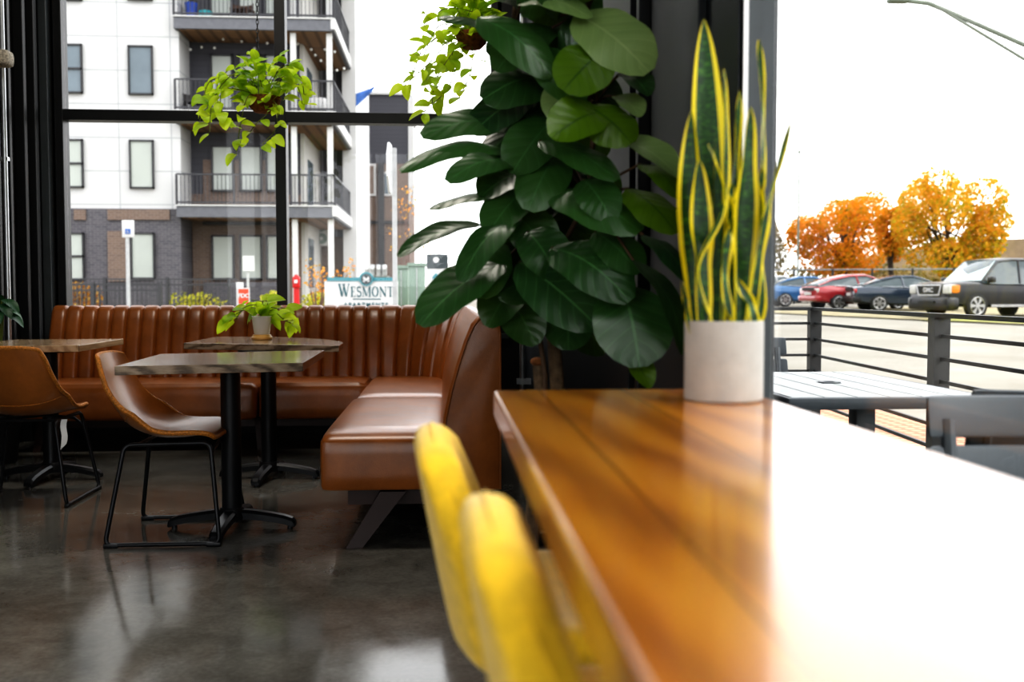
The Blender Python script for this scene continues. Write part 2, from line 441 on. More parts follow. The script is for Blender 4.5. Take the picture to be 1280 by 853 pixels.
# ------------------------------------------------------------------ banquette
bq = thing('corner_banquette', 'cognac leather corner banquette with channel-tufted back under the window', 'banquette', (-.5, 6.9, 0))
YS, YSB, XS, XSB, YE, XE = 6.75, 7.28, -.52, 0.0, 4.20, -2.84
RC = .45
def seatmod(lo, hi, puff=.018):
    b = MB(); b.rbox(lo, hi, .035, (10, 8, 5), puff); return obj('seat_cushion', b, M['leather'], bq, w=True)
seatmod((XE, YS, .215), (-1.262, YSB+.03, .455)); seatmod((-1.255, YS+.02, .215), (XS+.0, YSB+.03, .455))
seatmod((XS, 5.755, .22), (XSB+.03, YSB-.01, .46)); seatmod((XS-.01, YE, .225), (XSB+.02, 5.75, .462), .022)
L1 = (-RC)-XE; L2 = RC*PI/2; L3 = (YSB-RC)-YE; LT = L1+L2+L3
NCH = round(LT/.108); CW = LT/NCH
def path(s):
    if s <= L1: return Vector((XE+s, YSB, 0)), Vector((0, 1, 0))
    if s <= L1+L2:
        a = PI/2-(s-L1)/RC; n = Vector((math.cos(a), math.sin(a), 0)); return Vector((-RC, YSB-RC, 0))+n*RC, n
    return Vector((0, YSB-RC-(s-L1-L2), 0)), Vector((1, 0, 0))
PROF = [(0, .36), (.0, .46), (.012, .55), (.035, .66), (.065, .77), (.098, .87), (.125, .93), (.150, .962), (.178, .972), (.206, .965), (.228, .945), (.235, .90), (.235, .24), (.02, .24)]
SUB = 10
def back_pt(i, j):
    s = LT*i/(NCH*SUB); p, n = path(s); o, z = PROF[j]
    ph = (i % SUB)/SUB
    bul = (max(0, 1-(2*ph-1)**4)**.5 if i % SUB else 0)
    amt = .026*bul
    k = 1 if j < 6 else max(0, 1-(j-5)/5)
    return p+n*(o-(amt-.01)*k)+Vector((0, 0, z+(.012*bul*(1 if 5 < j < 10 else 0))))
b = MB(); n = NCH*SUB; m = len(PROF)
vs = [[b.bm.verts.new(back_pt(i, j)) for j in range(m)] for i in range(n+1)]
for i in range(n):
    for j in range(m): b.bm.faces.new((vs[i][j], vs[i+1][j], vs[i+1][(j+1) % m], vs[i][(j+1) % m]))
b.bm.faces.new(vs[0])
b.bm.faces.new(vs[-1][::-1])
obj('tufted_backrest', b, M['leather'], bq, w=True, ang=60)
b = MB()
poly = [Vector((o, YE+.0, z)) for o, z in PROF]
b.prism(poly, (0, -.03, 0), bev=.006); obj('end_panel', b, M['leather'], bq, w=True)
b = MB(); pp = [Vector((o+.002*(1 if o > .2 else -1), YE-.03, z)) for o, z in PROF]; b.tube(pp, .0045, 6, True); obj('piping', b, M['leather'], bq, w=True)
b = MB(); b.box((XE+.1, YS+.2, .15), (XSB+.15, YSB+.18, .22)); b.box((XS+.1, YE+.12, .15), (XSB+.18, YSB, .23)); obj('base_rail', b, M['darkwood'], bq, w=True)
def splay(tx, ty, bx, by, wd=(.11, .05), dirx=True):
    b = MB(); r = []
    for (cx, cy, z, s) in ((bx, by, 0, .62), (tx, ty, .222, 1)):
        hx, hy = wd[0]/2*s, wd[1]/2*s
        if not dirx: hx, hy = hy, hx
        r.append([b.bm.verts.new((cx-hx, cy-hy, z)), b.bm.verts.new((cx+hx, cy-hy, z)), b.bm.verts.new((cx+hx, cy+hy, z)), b.bm.verts.new((cx-hx, cy+hy, z))])
    for k in range(4): b.bm.faces.new((r[0][k], r[0][(k+1) % 4], r[1][(k+1) % 4], r[1][k]))
    b.bm.faces.new(r[0][::-1]); b.bm.faces.new(r[1])
    obj('leg', b, M['darkwood'], bq, w=True, smooth=False)
splay(-.22, 4.26, -.38, 4.17); splay(.1, 4.28, .2, 4.2); splay(-.3, 5.75, -.4, 5.75); splay(.12, 5.8, .18, 5.8)
splay(-1.28, YS+.2, -1.26, YS+.12, (.06, .05)); splay(-2.7, YS+.15, -2.74, YS+.1, (.08, .05)); splay(-1.3, 7.4, -1.3, 7.42, (.06, .05)); splay(-2.7, 7.4, -2.72, 7.42, (.06, .05))

# ------------------------------------------------------------------ pedestal tables
TZ = .782
def pedestal(label, loc, rotb, top_world=None, mat='ash', group='pedestal tables by the banquette', tilt=0):
    t = thing('pedestal_table', label, 'table', loc, 0, group)
    b = MB(); b.prism([Vector((p.x, p.y, TZ-.036)) for p in top_world], (0, 0, .036), bev=.002)
    o = obj('table_top', b, M[mat], t, w=True, smooth=False)
    b = MB(); b.cyl((0, 0, .05), (0, 0, TZ-.03), .044, seg=24); obj('column', b, M['chairblack'], t)
    b = MB(); b.cyl((0, 0, TZ-.045), (0, 0, TZ-.0365), .17, seg=24); obj('mounting_plate', b, M['chairblack'], t)
    b = MB(); b.lathe([(0, .045), (.062, .045), (.066, .06), (.058, .085), (.048, .10), (0, .10)]); obj('hub', b, M['chairblack'], t)
    for k in range(4):
        a = rotb+k*PI/2; d = Vector((math.cos(a), math.sin(a), 0)); q = Vector((-d.y, d.x, 0))
        b = MB(); st = [(.03, .052, .092, .034), (.10, .046, .086, .031), (.18, .036, .074, .028), (.24, .024, .062, .027), (.275, .012, .05, .027), (.288, .012, .034, .022)]
        rings = []
        for r, z0, z1, hw in st:
            rings.append([b.bm.verts.new(d*r+q*u*hw+Vector((0, 0, z))) for u, z in ((-1, z0), (1, z0), (1, z1-.012), (.62, z1), (-.62, z1), (-1, z1-.012))])
        for A, B in zip(rings, rings[1:]):
            for i in range(6): b.bm.faces.new((A[i], A[(i+1) % 6], B[(i+1) % 6], B[i]))
        b.bm.faces.new(rings[0][::-1]); b.bm.faces.new(rings[-1])
        arm = obj('base_arm', b, M['chairblack'], t, ang=25)
        b = MB(); b.cyl(d*.262+Vector((0, 0, 0)), d*.262+Vector((0, 0, .016)), .013, .011, 12); obj('foot_glide', b, M['chairblack'], arm)
    return t
def rect(c, w, d, a):
    ux, uy = Vector((math.cos(a), math.sin(a), 0)), Vector((-math.sin(a), math.cos(a), 0)); c = Vector((*c, 0))
    return [c-ux*w/2-uy*d/2, c+ux*w/2-uy*d/2, c+ux*w/2+uy*d/2, c-ux*w/2+uy*d/2]
T1 = (-.965, 4.55)
pedestal('square grey-brown wood pedestal table in front, with the leather chair tucked in', (*T1, 0), R(-3), [atZ(143, 458.2, TZ), atZ(378.5, 453.8, TZ), atZ(405.5, 437.8, TZ), atZ(200.5, 442.6, TZ)])
T2 = atZ(337, 598, 0)
pts = [(229.5, 429), (423.5, 432.3), (429, 428.4), (425, 426.7), (415, 425.2), (400, 423.9), (380, 422.6), (355, 421.5), (330, 421.0), (271, 420.8)]
pedestal('wood pedestal table with clipped rounded corner, carrying the white pot plant', T2, R(-6), [atZ(x, y, TZ) for x, y in pts])
T3 = atZ(65, 599, 0)
pedestal('lighter wood pedestal table at the left edge beside the black wall', T3, R(-4), [atZ(-55, 433.5, TZ), atZ(98, 432, TZ), atZ(154.5, 423.6, TZ), atZ(16, 424.6, TZ)], 'ash_b')

# ------------------------------------------------------------------ leather sled chairs
def make_chair(label, loc, rotz):
    t = thing('leather_chair', label, 'chair', loc, rotz, 'tan leather sled chairs')
    P = [(-.315, .805), (-.30, .75), (-.275, .67), (-.245, .60), (-.21, .535), (-.165, .488), (-.10, .460), (-.03, .448), (.06, .450), (.125, .459), (.175, .461), (.20, .450)]
    Wd = [.165, .185, .205, .222, .238, .248, .25, .25, .247, .24, .225, .195]
    cat = lambda a, i: a[min(max(i, 0), len(a)-1)]
    def smp(arr, u):
        x = u*(len(arr)-1); i = min(int(x), len(arr)-2); f = x-i
        g = lambda k: Vector(arr[k]) if isinstance(arr[0], tuple) else arr[k]
        a, b_, c, d = g(max(i-1, 0)), g(i), g(i+1), g(min(i+2, len(arr)-1))
        return .5*((2*b_)+(c-a)*f+(2*a-5*b_+4*c-d)*f*f+(3*b_-a-3*c+d)*f**3)
    def S(u, v, off=0):
        p = smp(P, u); w = smp(Wd, u); s = 2*v-1
        tg = (smp(P, min(1, u+.02))-smp(P, max(0, u-.02))).normalized(); nx = Vector((-tg.y, tg.x))
        if nx.y < 0 and u > .6: nx = -nx
        if nx.x < 0 and u <= .6: nx = -nx
        cup = .030+.052*math.exp(-((u-.45)/.16)**2)
        if u > .75: cup *= max(.15, 1-(u-.75)*3)
        c = cup*abs(s)**2.4
        corner = (.03 if u < .04 else 0)
        p = p+nx*(c+off)
        if u < .12: p.y -= .02*abs(s)**3*(1-u/.12)
        return Vector((p.x, s*w*(1-.06*abs(s)**3*(cup/.08)), p.y))
    b = MB(); NU, NV = 34, 16; th = .018
    top = [[b.bm.verts.new(S(i/NU, j/NV, th/2)) for j in range(NV+1)] for i in range(NU+1)]
    bot = [[b.bm.verts.new(S(i/NU, j/NV, -th/2)) for j in range(NV+1)] for i in range(NU+1)]
    for i in range(NU):
        for j in range(NV):
            b.bm.faces.new((top[i][j], top[i+1][j], top[i+1][j+1], top[i][j+1])); b.bm.faces.new((bot[i][j], bot[i][j+1], bot[i+1][j+1], bot[i+1][j]))
    rim = [(i, 0) for i in range(NU)]+[(NU, j) for j in range(NV)]+[(i, NV) for i in range(NU, 0, -1)]+[(0, j) for j in range(NV, 0, -1)]
    for k in range(len(rim)):
        a, c = rim[k], rim[(k+1) % len(rim)]
        b.bm.faces.new((top[a[0]][a[1]], top[c[0]][c[1]], bot[c[0]][c[1]], bot[a[0]][a[1]]))
    shell = obj('seat_shell', b, M['leather_shell'], t, ang=70)
    b = MB(); b.tube([S(i/NU, j/NV, -.002) for i, j in rim], .0105, 8, True); obj('stitched_edge', b, M['stitch'], shell, label='tan piped edge with stitching')
    b = MB(); b.tube([S(.40, .02+.96*j/16, -.0105) for j in range(17)], .0025, 5); obj('stitch_line', b, M['stitch'], shell)
    for s in (-1, 1):
        y0, y1 = s*.185, s*.262
        raw = [(-.13, y0, .425), (-.175, y0*1.02, .425), (-.24, y1, .012), (.235, y1, .012), (.185, y0*1.02, .430), (.14, y0, .430), (-.13, y0, .425)]
        b = MB(); pl = []
        def seg(a, c, e, r=.035):          # rounded corner at c
            a, c, e = Vector(a), Vector(c), Vector(e); p0 = c+(a-c).normalized()*r; p1 = c+(e-c).normalized()*r
            return [p0*(1-q)**2+c*2*q*(1-q)+p1*q*q for q in (0, .2, .4, .6, .8, 1)]
        for k in range(1, 5): pl += seg(raw[k-1], raw[k], raw[k+1])
        pl = [Vector((-.0, y0, .4275))]+pl+[Vector((0.001, y0, .4275))]
        b.tube(pl, .0095, 10); lg = obj('sled_leg', b, M['chairblack'], t)
        for gx in (-.215, .21):
            b = MB(); b.rbox((gx-.03, y1-.012, 0), (gx+.03, y1+.012, .02), .005, (4, 3, 3)); obj('foot_glide', b, M['chairblack'], lg)
    b = MB(); b.tube([(.19, -.20, .36), (.19, -.15, .40), (.185, 0, .415), (.19, .15, .40), (.19, .20, .36)], .008); obj('front_brace', b, M['chairblack'], t)
    b = MB(); b.tube([(-.12, -.185, .425), (-.12, .185, .425)], .008); obj('rear_brace', b, M['chairblack'], t)
    return t
chairA = make_chair('tan leather chair with black sled legs tucked under the front square table', (-1.185, 4.49, 0), 0)
chairB = dup(chairA, (-2.145, 5.29, 0), PI/2, 'tan leather chair seen from behind at the left edge, white tag on its leg')
b = MB(); b.grid(lambda u, v: Vector((-.205+.004*math.sin(v*5)-.02*v, -.262+.03*u-.02*v*0+.006*math.sin(v*6), .44-.12*v-(.03*u if v > .9 else 0))), 3, 6)
o = obj('paper_tag', b, M['white'], chairB, label='white paper tag hanging from the rear leg')

# ------------------------------------------------------------------ window counter and yellow stools
CX0, CX1, CY1, CZ = .096, .588, 1.945, .88
t = thing('window_counter', 'long honey-coloured wood counter running along the right window', 'counter', (.35, 0, 0))
b = MB(); b.prism([Vector((CX0, -1.6, CZ-.05)), Vector((CX1, -1.6, CZ-.05)), Vector((CX1, CY1, CZ-.05)), Vector((CX0+.01, CY1, CZ-.05)), Vector((CX0, CY1-.02, CZ-.05))], (0, 0, .05), bev=.005)
obj('counter_top', b, M['counter'], t, False, w=True)
for y in (1.80, .2, -1.4):
    b = MB(); b.box((.50, y-.03, .0), (.56, y+.03, CZ-.05), bev=.004); b.box((.2, y-.025, CZ-.09), (.5, y+.025, CZ-.05), bev=.004); b.box((.3, y-.03, 0), (.6, y+.03, .02), bev=.004)
    obj('counter_support', b, M['black'], t, w=True)
def make_stool(label, loc, rotz):
    t = thing('counter_stool', label, 'stool', loc, rotz, 'yellow upholstered counter stools')
    def wseat(v):
        v = v.copy(); v.z += .02*(abs(v.y)/.21)**2+.012*max(0, -v.x-.0)*2
        k = max(0, v.x-.05)/.17; v.y *= 1-.22*k**2; return v
    b = MB(); b.rbox((-.20, -.225, .535), (.22, .225, .605), .034, (10, 10, 6), 0, wseat); obj('seat', b, M['yellow'], t, ang=120)
    z0, z1 = .545, .872
    def wback(v):
        tt = (v.z-z0)/(z1-z0); y = v.y
        f = .93-.40*max(0, (tt-.45)/.55)**2.2-.10*max(0, (.3-tt)/.3)
        y *= f
        x = v.x-.075*tt+.012*tt*tt+(.034+.018*(1-tt))*(abs(y)/.21)**2.2
        thick = 1-.25*tt
        xc = -.215; x = x if v.x > xc else x
        return Vector((x, y, v.z-.035*(abs(v.y)/.22)**2*max(0, tt-.3)))
    b = MB(); b.rbox((-.245, -.225, z0), (-.185, .225, z1), .029, (6, 16, 12), 0, wback); bk = obj('backrest', b, M['yellow'], t, ang=120)
    # welt seam on the rim of the backrest
    def rim(q):
        a = 2*PI*q; y = .2251*math.cos(a); z = (z0+z1)/2+(z1-z0)/2*1.001*math.sin(a)
        e = 8; k = (abs(math.cos(a))**e+abs(math.sin(a))**e)**(-1/e)
        return wback(Vector((-.215, y*k, (z0+z1)/2+((z1-z0)/2*1.001*math.sin(a))*k)))
    b = MB(); b.tube([rim(i/72) for i in range(72)], .0018, 6, True); obj('welt_seam', b, M['yellow'], bk)
    for sx in (-1, 1):
        for sy in (-1, 1):
            b = MB(); b.cyl((sx*.19, sy*.19, 0), (sx*.14, sy*.15, .55), .011, .015, 12); obj('leg', b, M['chairblack'], t)
    b = MB(); b.tube([(-.175, -.175, .2), (.175, -.175, .2), (.175, .175, .2), (-.175, .175, .2)], .008, 8, True); obj('foot_rail', b, M['chairblack'], t)
    return t
ST1 = make_stool('yellow upholstered counter stool farther along the counter, the one behind', (.258, 1.50, 0), 0)
ST2 = dup(ST1, (.318, .955, 0), 0, 'yellow upholstered counter stool nearest the camera, in front of the other')

# ------------------------------------------------------------------ leaves
def leaf(b, base, tip, width, nrm, droop=.15, fold=.18, shape='fiddle', nt=10, twist=0, wav=0):
    b.leafy = True
    base, tip, nrm = Vector(base), Vector(tip), Vector(nrm)
    ax = tip-base; L = ax.length; ax.normalize()
    nrm = (nrm-ax*nrm.dot(ax))
    nrm = nrm.normalized() if nrm.length > 1e-4 else ax.orthogonal().normalized()
    sd = ax.cross(nrm)
    if shape == 'fiddle': prof = lambda t: max(0, (math.sin(PI*min(1, t**.8*.97+.02)))**.5*(.72+.45*t))
    elif shape == 'heart': prof = lambda t: max(0, (1-t)**.75*(t+.02)**.32*1.75)
    else: prof = lambda t: math.sin(PI*min(1, .06+.94*t))**.8
    NU = (-1, -.55, 0, .55, 1); rows = []
    for i in range(nt+1):
        t = i/nt; w = width/2*prof(t)
        c = base+ax*L*t+nrm*(droop*L*math.sin(PI*t)*.8-droop*L*t*t*.3)
        row = []
        for u in NU:
            z = fold*w*(u*u)+wav*w*math.sin(t*14+u*2)*abs(u)
            row.append(b.bm.verts.new(c+sd*(u*w)+nrm*z))
        rows.append(row)
    for i in range(nt):
        for j in range(4):
            f = b.bm.faces.new((rows[i][j], rows[i][j+1], rows[i+1][j+1], rows[i+1][j])); f.smooth = True
            for l, q in zip(f.loops, ((NU[j], i), (NU[j+1], i), (NU[j+1], i+1), (NU[j], i+1))): l[b.uv].uv = (.5+q[0]/2, q[1]/nt)

# fiddle-leaf tree --------------------------------------------------
TREE = Vector((.31, 2.74, 0))
ft = thing('fiddle_leaf_tree', 'tall fiddle-leaf fig with big dark leaves standing past the end of the counter', 'plant', TREE)
b = MB(); b.lathe([(0, 0), (.13, 0), (.15, .02), (.17, .34), (.17, .36), (.155, .36), (.15, .32), (0, .32)]); obj('planter', b, M['black'], ft)
b = MB(); b.lathe([(0, .325), (.148, .325), (.0, .335)][:2]+[(0, .33)]); obj('soil', b, M['soil'], ft)
b = MB()
tr1 = [Vector((.31, 2.74, .32)), atY(697, 488, 2.74), atY(692, 420, 2.74), atY(680, 360, 2.76), atY(665, 300, 2.78), atY(655, 230, 2.78), atY(648, 150, 2.78), atY(640, 60, 2.78), atY(650, -60, 2.78), atY(655, -160, 2.78)]
b.tube(tr1, [.024, .021, .019, .013, .011, .011, .010, .009, .007, .005], 10)
obj('trunk', b, M['bark'], ft, w=True)
b = MB(); b.tube([Vector((.24, 2.76, .32)), atY(676, 488, 2.76), atY(673, 452, 2.76)], [.022, .019, .018], 10); obj('cut_stump', b, M['bark'], ft, w=True)
b = MB(); b.tube([Vector((.25, 2.7, .32)), atY(682, 470, 2.7), atY(671, 400, 2.7), atY(690, 330, 2.66), atY(735, 250, 2.6), atY(745, 130, 2.58), atY(735, 20, 2.6), atY(735, -120, 2.6)], [.007]*8, 8); obj('stem', b, M['stem'], ft, w=True)
b = MB(); b.ball(atY(638, 150, 2.72), .02, (1, 1, 1.5)); obj('mossy_node', b, M['coir'], ft, w=True)
b = MB(); b.ball(atY(672, 452, 2.75), .021, (1, 1, .6)); obj('mossy_node', b, M['coir'], ft, w=True)
FL = MB(); rnd = random.Random(12)
# base x,y -> tip x,y, width px, depth at base/tip, way the upper face looks (camera frame: right, up, towards viewer)
LV = [
 (628, 45, 550, 20, 42, 2.74, 2.65, (-.1, .8, .4)), (598, 22, 692, 92, 62, 2.6, 2.5, (-.2, .8, .5)), (650, 5, 738, 18, 52, 2.6, 2.45, (0, .9, .4)),
 (722, 18, 812, 88, 98, 2.52, 2.42, (.35, .35, .9)), (756, 62, 704, 112, 82, 2.45, 2.4, (-.2, .3, .95)), (735, 132, 790, 178, 78, 2.46, 2.40, (.1, .7, .6)), (752, 140, 690, 170, 72, 2.46, 2.36, (-.1, .5, .85)),
 (676, 176, 772, 222, 62, 2.55, 2.4, (.1, .9, .45)), (764, 178, 850, 218, 58, 2.5, 2.36, (.2, .9, .5)), (645, 160, 527, 165, 64, 2.7, 2.6, (-.1, .75, .5)),
 (652, 196, 500, 205, 52, 2.66, 2.55, (0, .9, .35)), (640, 205, 560, 222, 48, 2.6, 2.45, (0, .8, .6)), (645, 245, 536, 258, 44, 2.7, 2.62, (0, .95, .2)), (600, 281, 497, 318, 44, 2.66, 2.6, (-.1, .9, .35)),
 (628, 328, 524, 404, 84, 2.62, 2.5, (-.4, .75, .6)), (648, 270, 574, 348, 60, 2.62, 2.5, (-.5, .6, .6)), (690, 240, 800, 285, 84, 2.55, 2.38, (.1, .85, .6)), (786, 236, 846, 290, 72, 2.46, 2.34, (.4, .6, .7)),
 (690, 310, 788, 372, 84, 2.52, 2.36, (.1, .75, .7)), (778, 358, 800, 458, 112, 2.44, 2.34, (.15, .35, .95)), (804, 294, 862, 350, 52, 2.38, 2.28, (.5, .7, .5)), (792, 326, 858, 440, 56, 2.40, 2.30, (.7, .4, .5)),
 (650, 328, 748, 408, 90, 2.56, 2.42, (-.1, .6, .75)), (784, 442, 813, 484, 38, 2.42, 2.36, (.4, .3, .8)), (800, 205, 852, 246, 46, 2.45, 2.36, (.3, .8, .5)),
 (690, 100, 604, 120, 80, 2.68, 2.6, (-.3, .5, .7)), (680, 80, 608, 58, 70, 2.7, 2.66, (-.3, .6, .6)), (660, 120, 590, 165, 66, 2.7, 2.62, (-.3, .5, .7)), (690, 150, 640, 215, 74, 2.64, 2.56, (-.2, .4, .85)),
 (690, 35, 620, 85, 70, 2.66, 2.56, (-.2, .6, .7)), (660, 62, 728, 128, 62, 2.6, 2.5, (0, .6, .75)), (650, 10, 578, -20, 60, 2.7, 2.64, (0, .8, .5)), (700, -10, 780, -40, 70, 2.55, 2.45, (.2, .7, .6)),
 (700, 20, 660, -30, 70, 2.6, 2.5, (0, .5, .8)), (640, -40, 720, -90, 70, 2.6, 2.5, (0, .5, .8)), (665, 230, 610, 290, 70, 2.66, 2.58, (-.4, .5, .7)), (660, 290, 700, 350, 70, 2.6, 2.5, (0, .6, .7)),
 (700, 190, 660, 260, 72, 2.62, 2.52, (-.1, .5, .8)), (730, 225, 765, 275, 60, 2.5, 2.4, (0, .5, .8)), (745, 290, 800, 340, 64, 2.5, 2.4, (.2, .6, .7)), (700, 70, 750, 30, 74, 2.6, 2.54, (.2, .4, .8)),
 (640, 260, 690, 320, 66, 2.66, 2.6, (-.1, .4, .9)), (620, 300, 600, 372, 70, 2.66, 2.6, (-.4, .4, .8)), (690, 380, 660, 330, 60, 2.64, 2.6, (0, .4, .8)), (720, 100, 690, 150, 60, 2.6, 2.56, (0, .4, .8)),
 (770, 120, 800, 145, 44, 2.5, 2.44, (.4, .5, .7)), (775, 92, 812, 118, 48, 2.48, 2.42, (.3, .7, .6)), (740, 0, 720, -60, 80, 2.55, 2.5, (0, .4, .9)), (655, 215, 600, 245, 60, 2.7, 2.64, (-.2, .7, .6)),
]
for k in range(34):          # darker inner leaves around the stems
    y = -40+k*13+rnd.uniform(-8, 8); x = 668+rnd.uniform(-34, 48)+(10 if y < 250 else 0); a = rnd.uniform(-.4, 3.5)
    LV.append((x, y, x+66*math.cos(a), y+30+50*math.sin(a)*.7, rnd.uniform(56, 78), 2.74, 2.70+rnd.uniform(-.08, .03), (rnd.uniform(-.4, .4), .5, .7)))
FP, FO = MB(), MB()
for li, (x0, y0, x1, y1, w, d0, d1, nn) in enumerate(LV):
    p0, p1 = atY(x0, y0, d0), atY(x1, y1, d1)
    nv = rt*nn[0]+up*nn[1]*.75-fw*nn[2]*1.3
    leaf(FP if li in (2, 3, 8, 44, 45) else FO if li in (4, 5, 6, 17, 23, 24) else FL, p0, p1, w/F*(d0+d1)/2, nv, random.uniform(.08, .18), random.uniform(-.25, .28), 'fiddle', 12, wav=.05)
obj('foliage', FL, M['fiddle'], ft, w=True); obj('sheen_foliage', FP, M['fiddle_pale'], ft, w=True, label='leaves with window sheen painted as paler green'); obj('olive_backlit_foliage', FO, M['fiddle_olive'], ft, w=True, label='bright olive green leaves, one painted as backlit')
b = MB()
for (x0, y0, x1, y1, w, d0, d1, nn) in LV:
    p0 = atY(x0, y0, d0)
    q = min(tr1, key=lambda k: (k-p0).length) if x0 < 690 else min([atY(735, 250, 2.6), atY(745, 130, 2.58), atY(735, 20, 2.6), atY(700, 320, 2.65)], key=lambda k: (k-p0).length)
    b.tube([q, (q+p0)/2+Vector((0, 0, .01)), p0], .0035, 5)
obj('leaf_stalks', b, M['stem'], ft, w=True)

# snake plant ---------------------------------------------------------
SP = atZ(906, 500, CZ); SP = Vector((.497, 1.735, CZ))
sp = thing('snake_plant', 'yellow-edged snake plant in a pale concrete pot on the counter end', 'plant', SP)
b = MB(); b.lathe([(0, 0), (.066, 0), (.0695, .004), (.0695, .139), (.068, .142), (.062, .142), (.061, .12), (0, .12)], seg=40); pot = obj('pot', b, M['cement'], sp)
b = MB(); b.lathe([(0, .126), (.0605, .124), (.0605, .118), (0, .118)]); obj('soil', b, M['soil'], sp)
SN = [  # spine pixels bottom->top, width px, depth offset, facing angle, wave
 ([(893, 404), (890, 300), (884, 150), (880, 24)], 48, .03, .1, .02), ([(874, 404), (868, 330), (862, 240), (864, 138)], 34, .0, -.3, .06), ([(880, 404), (878, 330), (876, 260), (874, 200)], 30, -.03, .2, .12),
 ([(902, 404), (905, 300), (908, 180), (905, 86)], 17, -.01, 1.0, .1), ([(914, 404), (914, 330), (918, 230), (925, 113)], 26, .025, .5, .15), ([(925, 404), (930, 320), (934, 230), (939, 134)], 32, .0, .2, .1),
 ([(944, 404), (950, 300), (954, 160), (949, 50)], 16, .02, .9, .25), ([(938, 404), (948, 330), (962, 250), (989, 150)], 15, -.02, .5, .2), ([(950, 404), (952, 340), (950, 270), (953, 210)], 15, .0, 1.0, .3),
 ([(946, 404), (940, 385), (930, 365), (921, 348)], 17, -.045, .3, .1), ([(864, 404), (859, 390), (856, 370), (853, 352)], 10, -.02, .3, .1), ([(896, 404), (872, 336), (905, 255), (886, 180)], 13, -.045, 1.1, .1),
 ([(888, 404), (892, 300), (898, 200), (893, 120)], 22, .04, .6, .1), ([(918, 404), (906, 350), (912, 280), (915, 230)], 14, -.035, .8, .3),
]
for spine, w, do, fa, wv in SN:
    b = MB(); b.leafy = True
    P3 = [atY(x, y, SP.y+do+.02*k/3) for k, (x, y) in enumerate(spine)]
    P3[0].z = CZ+.12
    n = 26; rows = []; NU = (-1, -.72, -.3, .3, .72, 1)
    for i in range(n+1):
        t = i/n; x = t*3; k = min(int(x), 2); f = x-k
        g = lambda q: P3[min(max(q, 0), 3)]
        a, c, d, e = g(k-1), g(k), g(k+1), g(k+2)
        p = .5*((2*c)+(d-a)*f+(2*a-5*c+4*d-e)*f*f+(3*c-a-3*d+e)*f**3)
        ww = w/F*SP.y/2*(min(1, .55+t*1.1) if t < .45 else max(.02, (1-((t-.45)/.55)**2.6)))
        an = fa+wv*2.2*math.sin(t*9+w)
        s = (rt*math.cos(an)+fw*math.sin(an)); nn = (rt*-math.sin(an)+fw*math.cos(an))
        rows.append([b.bm.verts.new(p+s*u*ww+nn*(u*u-.5)*ww*-.45+nn*wv*.02*math.sin(t*17+u*2)*abs(u)) for u in NU])
    for i in range(n):
        for j in range(5):
            f = b.bm.faces.new((rows[i][j], rows[i][j+1], rows[i+1][j+1], rows[i+1][j]))
            for l, q in zip(f.loops, ((NU[j], i), (NU[j+1], i), (NU[j+1], i+1), (NU[j], i+1))): l[b.uv].uv = (.5+q[0]/2, q[1]/n)
    obj('blade_leaf', b, M['snake'], sp, w=True)

# pothos-type foliage --------------------------------------------------
def vines(b, bs, origin, specs, leaf_len, seed, per=.04, dens=1.0):
    rnd = random.Random(seed)
    for pts in specs:
        pts = [Vector(p) for p in pts]
        seg = []
        for i in range(len(pts)-1):
            a, p, q, c = pts[max(i-1, 0)], pts[i], pts[i+1], pts[min(i+2, len(pts)-1)]
            for k in range(6):
                f = k/6; seg.append(.5*((2*p)+(q-a)*f+(2*a-5*p+4*q-c)*f*f+(3*p-a-3*q+c)*f**3))
        seg.append(pts[-1]); bs.tube(seg, .0028, 5)
        acc = 0
        for i in range(1, len(seg)):
            acc += (seg[i]-seg[i-1]).length
            if acc > per/dens or i == len(seg)-1:
                acc = 0; p = seg[i]
                out = Vector((p.x-origin.x, p.y-origin.y, 0)); out = out.normalized() if out.length > .02 else Vector((rnd.uniform(-1, 1), rnd.uniform(-1, 1), 0))
                d = (out*rnd.uniform(.1, .9)+Vector((rnd.uniform(-.7, .7), rnd.uniform(-.6, .4), rnd.uniform(-1.0, .15)))).normalized()
                L = leaf_len*rnd.uniform(.7, 1.2)
                st = p+d*L*.18
                leaf(b, st, st+d*L, L*rnd.uniform(.62, .8), Vector((rnd.uniform(-.5, .5), -.7+rnd.uniform(-.6, .5), .7)), rnd.uniform(.05, .2), rnd.uniform(-.1, .4), 'heart', 7)
                bs.tube([p, st], .0018, 4)
